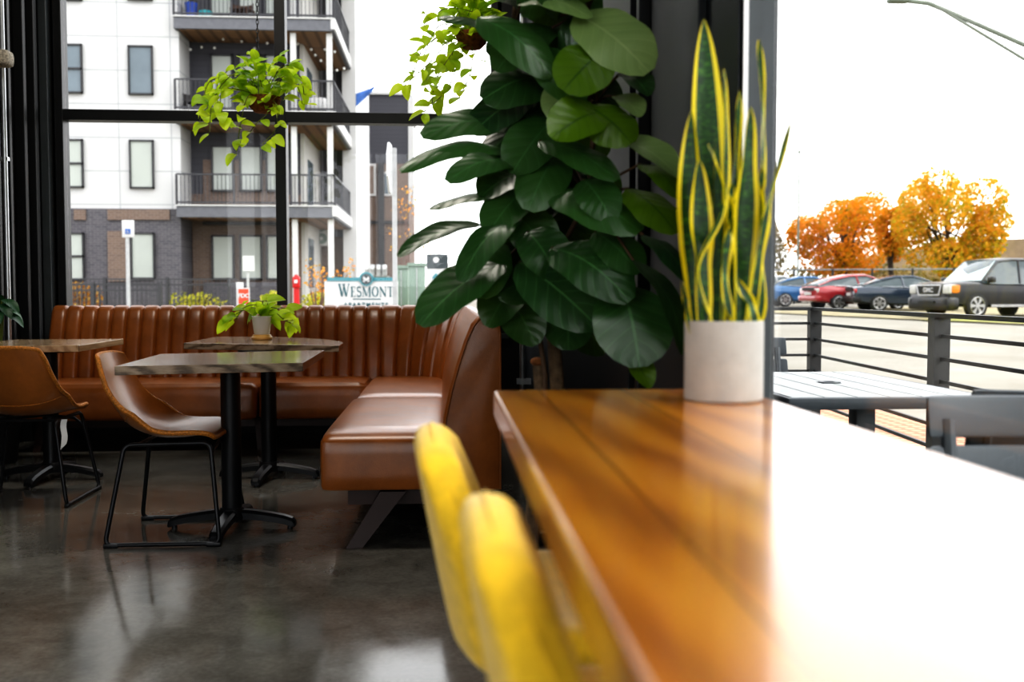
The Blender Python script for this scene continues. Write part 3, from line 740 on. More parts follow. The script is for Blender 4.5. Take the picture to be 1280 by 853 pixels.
def hanging(label, cpx, bowl_px, bowl_r, Y, chain_top, strands, clump, L, seed):
    c = atY(*bowl_px, Y)
    t = thing('hanging_pothos', label, 'hanging plant', c, 0, 'pothos baskets hanging in the window')
    b = MB(); b.lathe([(0, -.07), (bowl_r*.55, -.062), (bowl_r*.85, -.03), (bowl_r, .02), (bowl_r*1.02, .03), (bowl_r*.93, .03), (0, .02)]); obj('coir_bowl', b, M['coir'], t)
    b = MB(); tp = atY(*chain_top, Y); apex = Vector((tp.x, Y, c.z+.22))
    for k in range(3):
        a = 2*PI*k/3+.4; b.tube([c+Vector((bowl_r*math.cos(a), bowl_r*math.sin(a), .03)), apex], .002, 5)
    z = apex.z; i = 0
    while z < ZC-.03:
        cc = Vector((apex.x, apex.y, z)); a = (i % 2)*PI/2
        ring = [cc+Vector((.008*math.cos(q)*math.cos(a), .008*math.cos(q)*math.sin(a), .018*math.sin(q))) for q in [2*PI*k/8 for k in range(8)]]
        b.tube(ring, .0024, 5, True); z += .027; i += 1
    obj('chain', b, M['black'], t, w=True)
    b = MB(); b.cyl((apex.x, apex.y, ZC-.05), (apex.x, apex.y, ZC), .012, .02, 10); obj('ceiling_hook', b, M['black'], t, w=True)
    b, bs = MB(), MB(); rnd = random.Random(seed)
    vines(b, bs, c, [[c+Vector((0, 0, .03))]+[atY(x, y, Y+dy) for x, y, dy in s] for s in strands], L, seed)
    for k in range(clump):
        a = rnd.uniform(0, 2*PI); r = bowl_r*rnd.uniform(.2, 1.5); p = c+Vector((r*math.cos(a), r*math.sin(a), rnd.uniform(-.02, .25)))
        d = Vector((math.cos(a)*.8, math.sin(a)*.8, rnd.uniform(-.3, .7))).normalized(); l = L*rnd.uniform(.8, 1.3)
        leaf(b, p, p+d*l, l*.72, Vector((rnd.uniform(-.4, .4), -.6, .8)), .15, rnd.uniform(0, .35), 'heart', 7)
    obj('foliage', b, M['pothos'], t, w=True); obj('vines', bs, M['pothstem'], t, w=True)
st1 = [[(300, 90, -.05), (268, 120, -.08), (262, 165, -.1)], [(290, 100, .05), (258, 135, .05), (250, 150, .02)], [(310, 120, -.12), (300, 160, -.14), (296, 190, -.14)], [(345, 130, -.1), (345, 160, -.12), (328, 180, -.12)],
       [(355, 95, .03), (375, 95, .04), (380, 118, .02)], [(350, 85, -.05), (362, 82, -.06), (360, 78, -.06)], [(300, 82, .1), (272, 105, .14), (275, 140, .14)], [(320, 75, 0), (318, 70, 0), (330, 72, -.05)],
       [(335, 140, -.1), (320, 155, -.1), (310, 170, -.1)], [(285, 110, -.1), (275, 130, -.14), (285, 150, -.14)], [(345, 90, .1), (370, 105, .12), (378, 130, .12)], [(300, 95, 0), (265, 100, 0), (255, 118, 0)]]
hanging('bright green pothos in a coir bowl hanging on a chain at the centre mullion', None, (330, 128), .105, 6.3, (322, 60), st1, 85, .09, 3)
st2 = [[(560, 40, 0), (530, 60, .02), (515, 95, 0)], [(570, 60, -.05), (545, 100, -.08), (540, 130, -.08)], [(565, 50, .05), (535, 80, .05), (508, 105, .04)], [(575, 70, 0), (560, 110, 0), (530, 140, 0)], [(600, 20, 0), (560, 10, 0), (530, 30, 0)],
       [(620, 40, 0), (640, 60, 0), (640, 100, 0)], [(600, 10, .1), (575, 0, .1), (570, -10, .1)], [(565, 60, .1), (545, 85, .1), (555, 120, .1)], [(590, 80, -.1), (585, 100, -.1), (575, 120, -.1)], [(555, 30, -.1), (540, 45, -.1), (528, 75, -.1)]]
hanging('bright green pothos hanging in the upper right of the window, half behind the fig', None, (590, 48), .105, 6.3, (592, -10), st2, 80, .098, 5)

# pot plant on the second table
pc = atZ(327.5, 425, TZ); pc.z = TZ
b = MB(); b.lathe([(0, 0), (.058, 0), (.064, .006), (.064, .018), (.058, .022), (.056, .03), (.052, .034), (0, .034)]); o = obj('wood_saucer', b, M['lightwood']); o.location = pc
tag(o, 'round light wood saucer under the white pot on the rear table', 'saucer')
pz = pc+Vector((0, 0, .0345))
t = thing('potted_pothos', 'small pothos in a white tapered pot on the rear table', 'plant', pz)
b = MB(); b.lathe([(0, 0), (.044, 0), (.047, .003), (.0615, .112), (.060, .114), (.056, .112), (.054, .095), (0, .095)]); obj('pot', b, M['white'], t)
b = MB(); b.lathe([(0, .1), (.053, .098), (.053, .096), (0, .096)]); obj('soil', b, M['soil'], t)
b, bs = MB(), MB(); oc = pz+Vector((0, 0, .1)); Yp = pc.y
vines(b, bs, oc, [[oc]+[atY(x, y, Yp+d) for x, y, d in s] for s in ([(318, 385, 0), (300, 390, 0), (288, 398, 0)], [(322, 382, -.03), (305, 385, -.05), (295, 400, -.06)], [(335, 385, 0), (352, 388, 0), (366, 398, 0)], [(330, 380, .05), (322, 376, .06), (315, 375, .06)],
      [(340, 388, -.03), (355, 400, -.04), (366, 405, -.04)], [(345, 385, .05), (360, 388, .06), (364, 396, .06)], [(328, 380, .0), (330, 376, .0), (335, 378, -.02)])], .10, 11, .05)
rnd = random.Random(4)
for k in range(12):
    a = rnd.uniform(0, 2*PI); d = Vector((math.cos(a), math.sin(a)*.8, rnd.uniform(.35, 1.0))).normalized(); p = oc+d*.05
    leaf(b, p, p+d*.095, .068, Vector((0, -.5, .8)), .15, .2, 'heart', 7)
obj('foliage', b, M['pothos'], t, w=True); obj('vines', bs, M['pothstem'], t, w=True)

# dark leafy plant at the left edge
t = thing('floor_plant', 'dark green leafy plant at the far left edge behind the table', 'plant', (-2.82, 6.45, 0))
b = MB(); b.lathe([(0, 0), (.11, 0), (.14, .3), (.125, .3), (.12, .27), (0, .27)]); obj('planter', b, M['black'], t)
b, bs = MB(), MB()
for k in range(16):
    a = 2*PI*k/16+.2; z = .7+.03*(k % 6); d = Vector((math.cos(a)*.5, math.sin(a)*.5, -.35))
    p = Vector((-2.82+.05*math.cos(a), 6.45+.05*math.sin(a), z+.24))
    leaf(b, p, p+d*.24, .07, Vector((0, -.4, 1)), .2, .2, 'lance', 8); bs.tube([Vector((-2.82, 6.45, .27)), p], .004, 5)
obj('foliage', b, M['darkleaf'], t, w=True); obj('stems', bs, M['pothstem'], t, w=True)

# ================================================================== OUTDOORS
K = .60
def gz(x, y): return .0138*max(0, math.hypot(x, y)-8)-.01
def ground(x, y): return Vector((x, y, gz(x, y)))
def gmat():
    t = NT('pale_pavement'); v = t.coord(); n = t.noise(v, .35, 5); n2 = t.noise(v, 6, 4)
    c = t.ramp(n.outputs[0], [(.35, (.225, .208, .17)), (.65, (.29, .276, .238))])
    t.set(Base_Color=t.mix(t.math('MULTIPLY', n2.outputs[0], .25), c, (.17, .155, .12)), Roughness=.9); return t.m
M['pave'] = gmat()
b = MB()
rs = [0, 4, 8, 10, 13, 17, 22, 28, 36, 46, 60, 80, 120, 200]
prev = None
for r in rs:
    ring = [b.bm.verts.new((r*math.cos(2*PI*k/72), r*math.sin(2*PI*k/72), .0138*max(0, r-8)-.02)) for k in range(72)] if r else None
    if prev is None and r: b.bm.faces.new(ring)
    elif prev:
        for k in range(72): b.bm.faces.new((prev[k], prev[(k+1) % 72], ring[(k+1) % 72], ring[k]))
    prev = ring
# cut the room's own footprint out so the pavement stays outside
o = struct('ground', b, M['pave'])
o.location.z = -.11
M['patio'] = siding_mat('patio_concrete', (.50, .48, .43), 1.2, 1, .8, .01)
b = MB(); b.prism([Vector((XR+.17, -4, -.14)), Vector((2.5, -4, -.14)), Vector((3.05, 7.9, -.14)), Vector((XR+.17, 7.9, -.14))], (0, 0, .135)); struct('patio', b, M['patio'])
M['tactile'] = brick_mat('brick_red_tactile', (.55, .26, .15), (.48, .22, .13), (.62, .42, .32), .12, .06)
def tact():
    t = NT('tactile_paving'); v = t.coord((9, 9, 9)); vo = t.add('ShaderNodeTexVoronoi', ins={'Vector': v, 'Scale': 1.0, 'Randomness': 0.0})
    t.set(Base_Color=t.ramp(vo.outputs['Distance'], [(.25, (.62, .34, .22)), (.4, (.42, .19, .11))]), Roughness=.8); return t.m
M['tactile'] = tact()
b = MB(); b.prism([Vector((3.15, 4.6, -.14)), Vector((3.85, 4.6, -.14)), Vector((3.95, 8.9, -.12)), Vector((3.2, 8.9, -.12))], (0, 0, .13))
tag(obj('tactile_paving', b, M['tactile']), 'brick-red studded tactile paving strip beyond the patio railing', 'paving')

# railing
M['railblack'] = plain('dark_bronze_railing', (.035, .038, .038), .45)
rl = thing('patio_railing', 'dark metal patio railing with horizontal bars and square posts', 'railing', (2.9, 7.7, 0))
PA, PB = Vector((2.93, 7.68, 0)), Vector((2.50, 2.2, 0)); PC = Vector((.85, 7.68, 0))
dv = (PB-PA).normalized(); nv = Vector((-dv.y, dv.x, 0))
def bar(p, q, hw, hh, z, name, m=M['railblack'], parent=rl):
    b = MB(); d = (q-p).normalized(); s = Vector((-d.y, d.x, 0))*hw
    b.prism([p-s+Vector((0, 0, z-hh)), p+s+Vector((0, 0, z-hh)), q+s+Vector((0, 0, z-hh)), q-s+Vector((0, 0, z-hh))], (0, 0, 2*hh)); return obj(name, b, m, parent, False, w=True)
ZR = .96
for p, q in ((PA, PB), (PC, PA)):
    bar(p, q, .03, .012, ZR-.012, 'top_rail')
    for k in range(1, 7): bar(p, q, .010, .010, ZR-.126*k, 'rail_bar')
for s in (0, 2.35, 4.7):
    p = PA+dv*s; b = MB(); b.box((p.x-.044, p.y-.044, -.01), (p.x+.044, p.y+.044, ZR-.024), math.atan2(dv.y, dv.x)); obj('post', b, M['railblack'], rl, False, w=True)
p = PC+Vector((.05, 0, 0)); b = MB(); b.box((p.x-.04, p.y-.04, -.01), (p.x+.04, p.y+.04, ZR-.024)); obj('post', b, M['railblack'], rl, False, w=True)

# patio table
M['patiotop'] = plain('light_grey_slat_top', (.55, .58, .58), .5, var=.05)
M['patiogrey'] = plain('slate_grey_aluminium', (.085, .105, .12), .45)
t = thing('patio_table', 'grey slatted patio table with umbrella hole beyond the right window', 'table', (1.465, 3.68, 0))
x0, x1, y0, y1 = -.34, .34, -.53, .53
b = MB(); n = 6
for k in range(n):
    a = x0+.01+(x1-x0-.02)*k/n; c = x0+.01+(x1-x0-.02)*(k+1)/n-.006
    if k == 3 or k == 2:   # leave the umbrella hole
        b.box((a, y0+.01, .70), (c, -.04, .73)); b.box((a, .04, .70), (c, y1-.01, .73))
        b.box((a if k == 2 else a+.035, -.04, .70), (c-.035 if k == 2 else c, .04, .73))
    else: b.box((a, y0+.01, .70), (c, y1-.01, .73))
obj('slat_top', b, M['patiotop'], t, False)
b = MB()
for lo, hi in (((x0-.008, y0-.008, .69), (x1+.008, y0+.012, .729)), ((x0-.008, y1-.012, .69), (x1+.008, y1+.008, .729)), ((x0-.008, y0, .69), (x0+.012, y1, .729)), ((x1-.012, y0, .69), (x1+.008, y1, .729))): b.box(lo, hi, bev=.006)
obj('table_rim', b, M['patiogrey'], t)
b = MB(); b.lathe([(.022, .70), (.042, .70), (.042, .734), (.022, .734), (.022, .70)]); obj('umbrella_ring', b, M['patiogrey'], t)
for s in (-1, 1):
    b = MB(); b.box((-.035, s*.3-.035, .02), (.035, s*.3+.035, .70), bev=.005); obj('leg', b, M['patiogrey'], t)
    b = MB(); b.box((-.25, s*.3-.04, -.005), (.25, s*.3+.04, .03), bev=.005); obj('foot', b, M['patiogrey'], t)
def make_patio_chair(label, loc, rotz):
    t = thing('patio_chair', label, 'chair', loc, rotz, 'slate grey slat-back patio chairs')
    def curve(v): v = v.copy(); v.y += -.10*(v.z-.45)/.4 - .04*(1-(v.x/.23)**2)+.02; return v
    for z0, z1 in ((.762, .85), (.655, .745)):
        b = MB(); b.rbox((-.235, -.235, z0), (.235, -.215, z1), .0095, (10, 2, 4), 0, curve); obj('back_slat', b, M['patiogrey'], t)
    for s in (-1, 1):
        b = MB(); b.tube([(s*.19, -.22, .42), (s*.19, -.245, .55), (s*.19, -.30, .80)], .016, 8); obj('back_post', b, M['patiogrey'], t)
        for yy in (-1, 1):
            b = MB(); b.cyl((s*.21, yy*.21-(.03 if yy < 0 else 0), -.005), (s*.2, yy*.2, .43), .014, .017, 10); obj('leg', b, M['patiogrey'], t)
    b = MB()
    for k in range(5): b.box((-.22, -.21+.086*k, .43), (.22, -.21+.086*k+.076, .448), bev=.004)
    obj('slat_seat', b, M['patiogrey'], t)
    for lo, hi in (((-.215, -.21, .405), (-.185, .21, .43)), ((.185, -.21, .405), (.215, .21, .43))): b = MB(); b.box(lo, hi); obj('seat_frame', b, M['patiogrey'], t)
    return t
pch = make_patio_chair('slate grey slat-back patio chair at the far end of the patio table', (1.47, 4.55, 0), PI)
dup(pch, (1.205, 1.715, 0), PI-R(11), 'slate grey slat-back patio chair nearest the right window, cut by the picture edge')
dup(pch, (1.48, 2.48, 0), R(-6), 'dark patio chair showing only its rounded top behind the nearest patio chair')

# ---- cars ----------------------------------------------------------------
M['tyre'] = plain('black_tyre', (.03, .03, .03), .8)
M['rim'] = plain('silver_alloy', (.6, .6, .6), .3, .7)
M['carglass'] = plain('dark_car_glass', (.10, .13, .14), .06)
M['carglass2'] = plain('windscreen_reflection', (.62, .72, .72), .08)  # white reflections on windscreens and rear glass painted as a pale colour
M['headlamp'] = plain('clear_headlamp', (.75, .75, .72), .15); M['amber'] = plain('amber_lamp', (.9, .3, .02), .3)
M['taillamp'] = plain('red_tail_lamp', (.65, .02, .02), .2); M['plate'] = plain('number_plate', (.75, .75, .75), .5)
M['blackplastic'] = plain('black_plastic_trim', (.02, .02, .022), .5); M['silverchrome'] = plain('chrome_trim', (.75, .75, .76), .15, .9)
def paint(n, c): return plain(n, c, .22, .15, .05, Coat_Weight=.8)
M['p_blue'] = paint('bright_blue_paint', (.05, .19, .42)); M['p_red'] = paint('red_paint', (.45, .03, .04)); M['p_navy'] = paint('navy_paint', (.035, .055, .09))
M['p_black'] = plain('black_paint', (.018, .018, .024), .3, 0, .05, Coat_Weight=.25); M['p_white'] = paint('white_paint', (.75, .77, .78))
def loftx(b, st, cap=True):
    rings = [[b.bm.verts.new((x, y, z)) for y, z in ring] for x, ring in st]
    n = len(rings[0])
    for A, B in zip(rings, rings[1:]):
        for i in range(n): b.bm.faces.new((A[i], A[(i+1) % n], B[(i+1) % n], B[i]))
    if cap: b.bm.faces.new(rings[0]); b.bm.faces.new(rings[-1][::-1])
def make_car(label, loc, ang, kind, pm, group='parked cars across the lot'):
    """local x forward, y left; origin on the ground under the middle"""
    t = thing('suv' if kind == 'suv' else 'sedan_car' if kind != 'hatch' else 'hatchback_car', label, 'car', loc, ang, group)
    if kind == 'suv':
        Ls = [(-2.55, .55, 1.0, .90), (-2.45, .40, 1.08, .98), (-1.6, .35, 1.10, 1.0), (0, .34, 1.12, 1.0), (1.0, .34, 1.14, 1.0), (1.6, .36, 1.17, .99), (2.2, .38, 1.15, .97), (2.46, .38, 1.10, .94), (2.54, .40, .98, .90)]
        cab = [(-2.5, 1.08, .94, 1.2, .86), (-2.35, 1.08, .95, 1.86, .74), (-1.5, 1.10, .96, 1.93, .76), (0, 1.12, .96, 1.94, .76), (.55, 1.12, .96, 1.88, .74), (1.25, 1.15, .95, 1.2, .84)]
        wr, wb, tw = .40, (-1.48, 1.50), .86
    else:
        hb = kind == 'hatch'
        Ls = [(-2.24, .50, .82, .70), (-2.18, .36, .96, .80), (-1.7, .28, 1.0 if not hb else 1.02, .88), (-.6, .24, .95, .90), (.6, .24, .94, .90), (1.3, .25, .90, .89), (1.9, .30, .80, .84), (2.2, .36, .68, .72), (2.27, .42, .58, .60)]
        if hb: cab = [(-2.15, .98, .74, 1.06, .66), (-1.5, 1.0, .80, 1.30, .58), (-.7, .96, .82, 1.46, .58), (.05, .95, .82, 1.49, .58), (.55, .94, .82, 1.34, .60), (1.42, .90, .76, .96, .70)]
        else: cab = [(-1.85, .99, .74, 1.03, .68), (-1.2, .97, .80, 1.28, .58), (-.6, .95, .82, 1.41, .56), (.1, .94, .82, 1.42, .56), (.55, .93, .82, 1.30, .58), (1.32, .90, .76, .96, .70)]
        wr, wb, tw = .325, (-1.33, 1.37), .77
    b = MB()
    st = []
    for x, z0, z1, w in Ls:
        zm = z0+(z1-z0)*.55; half = [(0, z0), (w*.80, z0), (w*.95, z0+.08), (w, zm), (w*.975, z1-.08), (w*.90, z1-.015), (w*.5, z1+.02), (0, z1+.03)]
        st.append((x, half+[(-y, z) for y, z in half[-2:0:-1]]))
    loftx(b, st); body = obj('body', b, pm, t)
    b = MB(); st = []
    for x, z0, w0, z1, w1 in cab: st.append((x, [(w0, z0-.03), (w0*.97, z0+.03), (w1+.01, max(z0+.04, z1-.06)), (w1*.85, z1), (0, z1+.012), (-w1*.85, z1), (-w1-.01, max(z0+.04, z1-.06)), (-w0*.97, z0+.03), (-w0, z0-.03)]))
    loftx(b, st); obj('windows', b, M['carglass'], t, label='glazed cabin sides')
    for nm, A, B in (('windshield', cab[-2], cab[-1]), ('rear_window', cab[1], cab[0])):
        b = MB(); off = Vector((.012*(1 if nm == 'windshield' else -1), 0, .02))
        b.quad(*[Vector(q)+off for q in ((A[0], A[4]*.93, A[3]-.04), (A[0], -A[4]*.93, A[3]-.04), (B[0], -B[2]*.9, B[1]+.04), (B[0], B[2]*.9, B[1]+.04))]); obj(nm, b, M['carglass2'], t, False)
    b = MB(); st = []                                        # roof skin and pillars
    top = [c for c in cab if c[3] > (1.2 if kind != 'suv' else 1.5)]
    for x, z0, w0, z1, w1 in top: st.append((x, [(w1+.018, z1-.075), (w1*.87, z1+.01), (0, z1+.026), (-w1*.87, z1+.01), (-w1-.018, z1-.075), (-w1*.8, z1-.06), (0, z1-.01), (w1*.8, z1-.06)]))
    loftx(b, st); obj('roof', b, pm, t)
    for s in (1, -1):
        b = MB()
        for a, c in zip(cab, cab[1:]):                       # edge pillars along the glazing
            if a in (cab[0], cab[-2]) or True:
                pa = Vector((a[0], s*(a[4]+.012), a[3]-.055)); pc2 = Vector((c[0], s*(c[4]+.012), c[3]-.055)); b.tube([pa, pc2], .035, 6)
        for xx in ((-.35,) if kind != 'suv' else (-.2, -1.35)):
            i = max(k for k in range(len(cab)-1) if cab[k][0] <= xx); f = (xx-cab[i][0])/(cab[i+1][0]-cab[i][0])
            L_ = [cab[i][q]+(cab[i+1][q]-cab[i][q])*f for q in range(5)]
            b.tube([(xx, s*(L_[2]*.975), L_[1]), (xx-.05, s*(L_[4]+.012), L_[3]-.06)], .04, 6)
        obj('pillar_trim', b, pm if kind != 'suv' else M['p_black'], t)
    for x in wb:
        for s in (1, -1):
            y = s*(tw+.03)
            b = MB(); b.prism([Vector((x+(wr+.06)*math.cos(PI*q/14), y-s*.28, wr+.02+(wr+.06)*math.sin(PI*q/14))) for q in range(15)], (0, s*.335, 0)); arch = obj('wheel_arch', b, M['blackplastic'], t)
            b = MB(); b.lathe([(0, -.11), (wr*.9, -.11), (wr, -.08), (wr, .08), (wr*.9, .11), (wr*.68, .11), (wr*.66, .08), (0, .08)], seg=28)
            bmesh.ops.rotate(b.bm, verts=b.bm.verts[:], cent=(0, 0, 0), matrix=Matrix.Rotation(-s*PI/2, 3, 'X')); bmesh.ops.translate(b.bm, verts=b.bm.verts[:], vec=(x, y, wr))
            wh = obj('wheel', b, M['tyre'], t)
            b = MB()
            for k in range(6):
                a = 2*PI*k/6; b.prism([Vector((x+math.cos(a+e)*rr, y+s*.085, wr+math.sin(a+e)*rr)) for rr, e in ((.05, -.5), (wr*.66, -.24), (wr*.66, .24), (.05, .5))], (0, s*.022, 0))
            b.cyl((x, y+s*.08, wr), (x, y+s*.115, wr), .07, seg=12)
            b.tube([(x+math.cos(2*PI*k/24)*wr*.68, y+s*.1, wr+math.sin(2*PI*k/24)*wr*.68) for k in range(24)], .02, 6, True)
            obj('alloy_rim', b, M['rim'], wh)
    if kind == 'suv':
        b = MB(); b.prism([Vector((2.50, y, z)) for y, z in ((-.60, 1.09), (.60, 1.09), (.50, .72), (-.50, .72))], (.075, 0, 0)); gr = obj('grille', b, M['silverchrome'], t)
        b = MB(); b.prism([Vector((2.57, y, z)) for y, z in ((-.52, 1.04), (.52, 1.04), (.43, .765), (-.43, .765))], (.015, 0, 0)); obj('grille_mesh', b, M['blackplastic'], gr)
        for s in (1, -1):
            b = MB(); b.rbox((2.26, s*.78-.16, .78), (2.565, s*.78+.16, 1.08), .04, (5, 5, 4)); hl = obj('headlight', b, M['headlamp'], t)
            b = MB(); b.rbox((2.16, s*.92-.05, .80), (2.47, s*.92+.05, 1.06), .03, (4, 4, 4)); obj('turn_signal', b, M['amber'], hl)
            b = MB(); b.rbox((.95, s*1.06-.12, 1.14), (1.12, s*1.06+.12, 1.34), .05, (5, 5, 5)); obj('side_mirror', b, pm, t)
            b = MB(); b.box((-1.0, s*1.0-.01, .36), (1.0, s*1.0+.03, .44)); obj('running_board', b, M['silverchrome'], t)
        b = MB(); b.rbox((2.15, -.97, .26), (2.62, .97, .69), .10, (6, 12, 5)); obj('front_bumper', b, pm, t)
        b = MB(); b.prism([Vector((2.62, y, .55)) for y in (-.35, .35)]+[Vector((2.62, y, .47)) for y in (.35, -.35)], (.05, 0, 0)); obj('lower_intake', b, M['blackplastic'], t)
        b = MB(); b.tube([(1.3, 0, 1.19), (1.32, .5, 1.19)], .015); b.tube([(1.3, -.6, 1.19), (1.32, 0, 1.19)], .015); obj('wipers', b, M['blackplastic'], t)
    else:
        for s in (1, -1):
            b = MB(); b.rbox((-2.235, s*.60-.19, .72), (-1.86, s*.60+.20, .90), .05, (6, 6, 4)); obj('tail_light', b, M['taillamp'] if kind != 'hatch' else M['headlamp'], t)
            b = MB(); b.rbox((1.75, s*.66-.17, .60), (2.1, s*.66+.13, .74), .05, (5, 5, 4)); obj('headlight', b, M['headlamp'], t)
            b = MB(); b.rbox((.78, s*.95-.1, .95), (.92, s*.95+.09, 1.07), .04, (4, 4, 4)); obj('side_mirror', b, pm, t)
        b = MB(); b.box((-2.275, -.26, .62), (-2.2, .26, .75)); obj('number_plate', b, M['plate'], t)
        b = MB(); b.rbox((-2.30, -.80, .36), (-1.95, .80, .60), .07, (5, 10, 5)); obj('rear_bumper', b, pm if kind != 'navy' else M['blackplastic'], t)
        if kind in ('hatch', 'navy'):
            b = MB(); b.prism([Vector((-2.245, y, z)) for y, z in ((-.5, .93), (.5, .93), (.45, .80), (-.45, .80))], (-.02, 0, 0)); obj('rear_trim', b, M['blackplastic'], t)
        for s in (1, -1):
            b = MB(); b.tube([(c[0], s*(c[2]+.004), c[1]+.01) for c in cab[1:-1]], .014, 5); obj('chrome_strip', b, M['silverchrome'], t)
    return t
def carpos(px, D):          # ground point at camera depth D under pixel column px
    p = EYE+rt*((px-640)/F*D)+Vector((fw.x, fw.y, 0)).normalized()*D
    return Vector((p.x, p.y, gz(p.x, p.y)-.11))
def place_car(label, wheel_px, D, wheel_local, side, view_ang, kind, pm):
    """view_ang: angle of the car's forward vector from image-right, turned away from the camera (radians)"""
    c = carpos(wheel_px, D); vd = Vector((c.x, c.y, 0)).normalized(); vr = Vector((vd.y, -vd.x, 0))
    f = vr*math.cos(view_ang)+vd*math.sin(view_ang); ang = math.atan2(f.y, f.x); l = Vector((-f.y, f.x, 0))
    p = c-f*wheel_local-l*side
    p.z = gz(p.x, p.y)-.11
    return make_car(label, p, ang, kind, pm)
suv = place_car('black suv with chrome grille parked facing the railing', 1218, 31.8, 1.50, .86, PI+R(42), 'suv', M['p_black'])
place_car('dark navy sedan parked between the black suv and the red hatchback', 1098, 39.0, -1.33, -.8, R(18), 'navy', M['p_navy'])
place_car('red hatchback parked between the bright blue and the navy sedans', 1047, 41.0, -1.33, -.8, R(30), 'hatch', M['p_red'])
place_car('bright blue sedan parked left of the red hatchback', 981, 46.5, -1.33, -.8, R(14), 'sedan', M['p_blue'])
place_car('white car roof showing behind the bright blue sedan', 950, 54, -1.33, -.8, R(18), 'hatch', M['p_white'])

# text helper -----------------------------------------------------------
def text_mesh(name, s, size, m, parent, loc, rot, spacing=1.0, bold=0):
    cu = bpy.data.curves.new(name, 'FONT'); cu.body = s; cu.size = size; cu.align_x = 'CENTER'; cu.align_y = 'CENTER'; cu.space_character = spacing; cu.extrude = .004; cu.offset = bold
    tmp = bpy.data.objects.new(name, cu); C.objects.link(tmp)
    dg = bpy.context.evaluated_depsgraph_get(); me = bpy.data.meshes.new_from_object(tmp.evaluated_get(dg))
    bpy.data.objects.remove(tmp); bpy.data.curves.remove(cu)
    o = bpy.data.objects.new(name, me); C.objects.link(o); me.materials.clear(); me.materials.append(m); o.parent = parent; o.location = loc; o.rotation_euler = rot
    return o
text_mesh('grille_lettering', 'GMC', .21, M['silverchrome'], suv, (2.59, 0, .90), (PI/2, 0, PI/2), 1.05, .008)

# ---- far trees, fence, ridge, lamp, pole ------------------------------------
def autumn(name, stops):
    t = NT(name); geo = t.add('ShaderNodeNewGeometry'); n = t.noise(t.coord(), .55, 3)
    f = t.math('ADD', t.math('MULTIPLY', geo.outputs['Random Per Island'], .45), t.math('MULTIPLY', n.outputs[0], .6))
    c = t.ramp(f, stops); t.set(Base_Color=c, Roughness=.8)
    tr = t.add('ShaderNodeBsdfTranslucent'); t.l.new(c, tr.inputs[0]); ms = t.add('ShaderNodeMixShader'); ms.inputs[0].default_value = .45
    t.l.new(t.b.outputs[0], ms.inputs[1]); t.l.new(tr.outputs[0], ms.inputs[2]); t.l.new(ms.outputs[0], t.o.inputs[0]); return t.m
M['orange'] = autumn('orange_foliage', [(.25, (.26, .22, .015)), (.42, (.62, .32, .012)), (.6, (.74, .28, .012)), (.85, (.78, .38, .09))])
M['gold'] = autumn('gold_foliage', [(.25, (.28, .30, .02)), (.45, (.58, .40, .02)), (.62, (.74, .36, .025)), (.85, (.80, .48, .13))])
M['ochre'] = autumn('ochre_foliage', [(.3, (.15, .14, .04)), (.5, (.28, .21, .07)), (.8, (.36, .27, .11))])
M['shrubyel'] = autumn('yellow_green_shrub', [(.3, (.30, .32, .03)), (.5, (.52, .50, .06)), (.8, (.66, .58, .12))])
M['rust'] = autumn('rust_shrub', [(.3, (.35, .12, .03)), (.5, (.55, .30, .05)), (.8, (.55, .45, .15))])
M['treebark'] = plain('grey_brown_bark', (.09, .065, .05), .9)
def blob_foliage(b, blobs, n, size, seed):
    rnd = random.Random(seed); b.leafy = True
    tot = sum(r[0]*r[1]*r[2] for _, r in blobs)
    for c, r in blobs:
        k = int(n*r[0]*r[1]*r[2]/tot)
        for _ in range(k):
            while True:
                v = Vector((rnd.uniform(-1, 1), rnd.uniform(-1, 1), rnd.uniform(-1, 1)))
                if .05 < v.length <= 1: break
            v = v.normalized()*(v.length**.45)
            p = Vector((c[0]+v.x*r[0], c[1]+v.y*r[1], c[2]+v.z*r[2])); s = size*rnd.uniform(.6, 1.3)
            a = Vector((rnd.gauss(0, 1), rnd.gauss(0, 1), rnd.gauss(0, 1))).normalized(); q = a.orthogonal().normalized(); w_ = a.cross(q)
            b.quad(p+q*s, p+w_*s*.6, p-q*s, p-w_*s*.6)
def far_tree(name, label, px, Y, y_top, y_bot, halfpx, m, seed, n=5000, group='autumn trees beyond the car park', size=.16, gapy=None):
    base = atY(px, 360, Y); base.z = gz(base.x, base.y)-.11
    top = atY(px, y_top, Y).z; bot = atY(px, y_bot, Y).z; hw = halfpx/F*Y
    t = thing(name, label, 'tree', base, 0, group)
    rnd = random.Random(seed); b = MB()
    b.tube([base, base+Vector((.1, 0, (bot-base.z)*.7)), Vector((base.x, base.y, (bot+top)/2)), Vector((base.x+.2, base.y, top-.6))], [.16, .13, .09, .03], 8)
    blobs = []
    cz, rz = (top+bot)/2, (top-bot)/2
    for k in range(22):
        a = rnd.uniform(0, 2*PI); u = rnd.uniform(-1, .95); rr = math.sqrt(1-u*u)*.72*(1 if u < .2 else 1)
        c = Vector((base.x+math.cos(a)*rr*hw, base.y+math.sin(a)*rr*hw, cz+u*rz*.74)); s = rnd.uniform(.28, .42)
        blobs.append((c, (hw*s, hw*s, rz*s*.95)))
        b.tube([Vector((base.x, base.y, base.z+(bot-base.z)*.6+rnd.random()*(cz-bot))), c*.6+Vector((base.x, base.y, cz))*.4, c], [.06, .04, .015], 5)
    obj('trunk', b, M['treebark'], t, w=True)
    b = MB(); blob_foliage(b, blobs, n, size, seed); obj('foliage', b, m, t, w=True)
far_tree('maple_tree', 'rounded orange autumn tree on the left, above the red and navy cars', 1055, 62, 232, 345, 68, M['orange'], 21, 10000, size=.125)
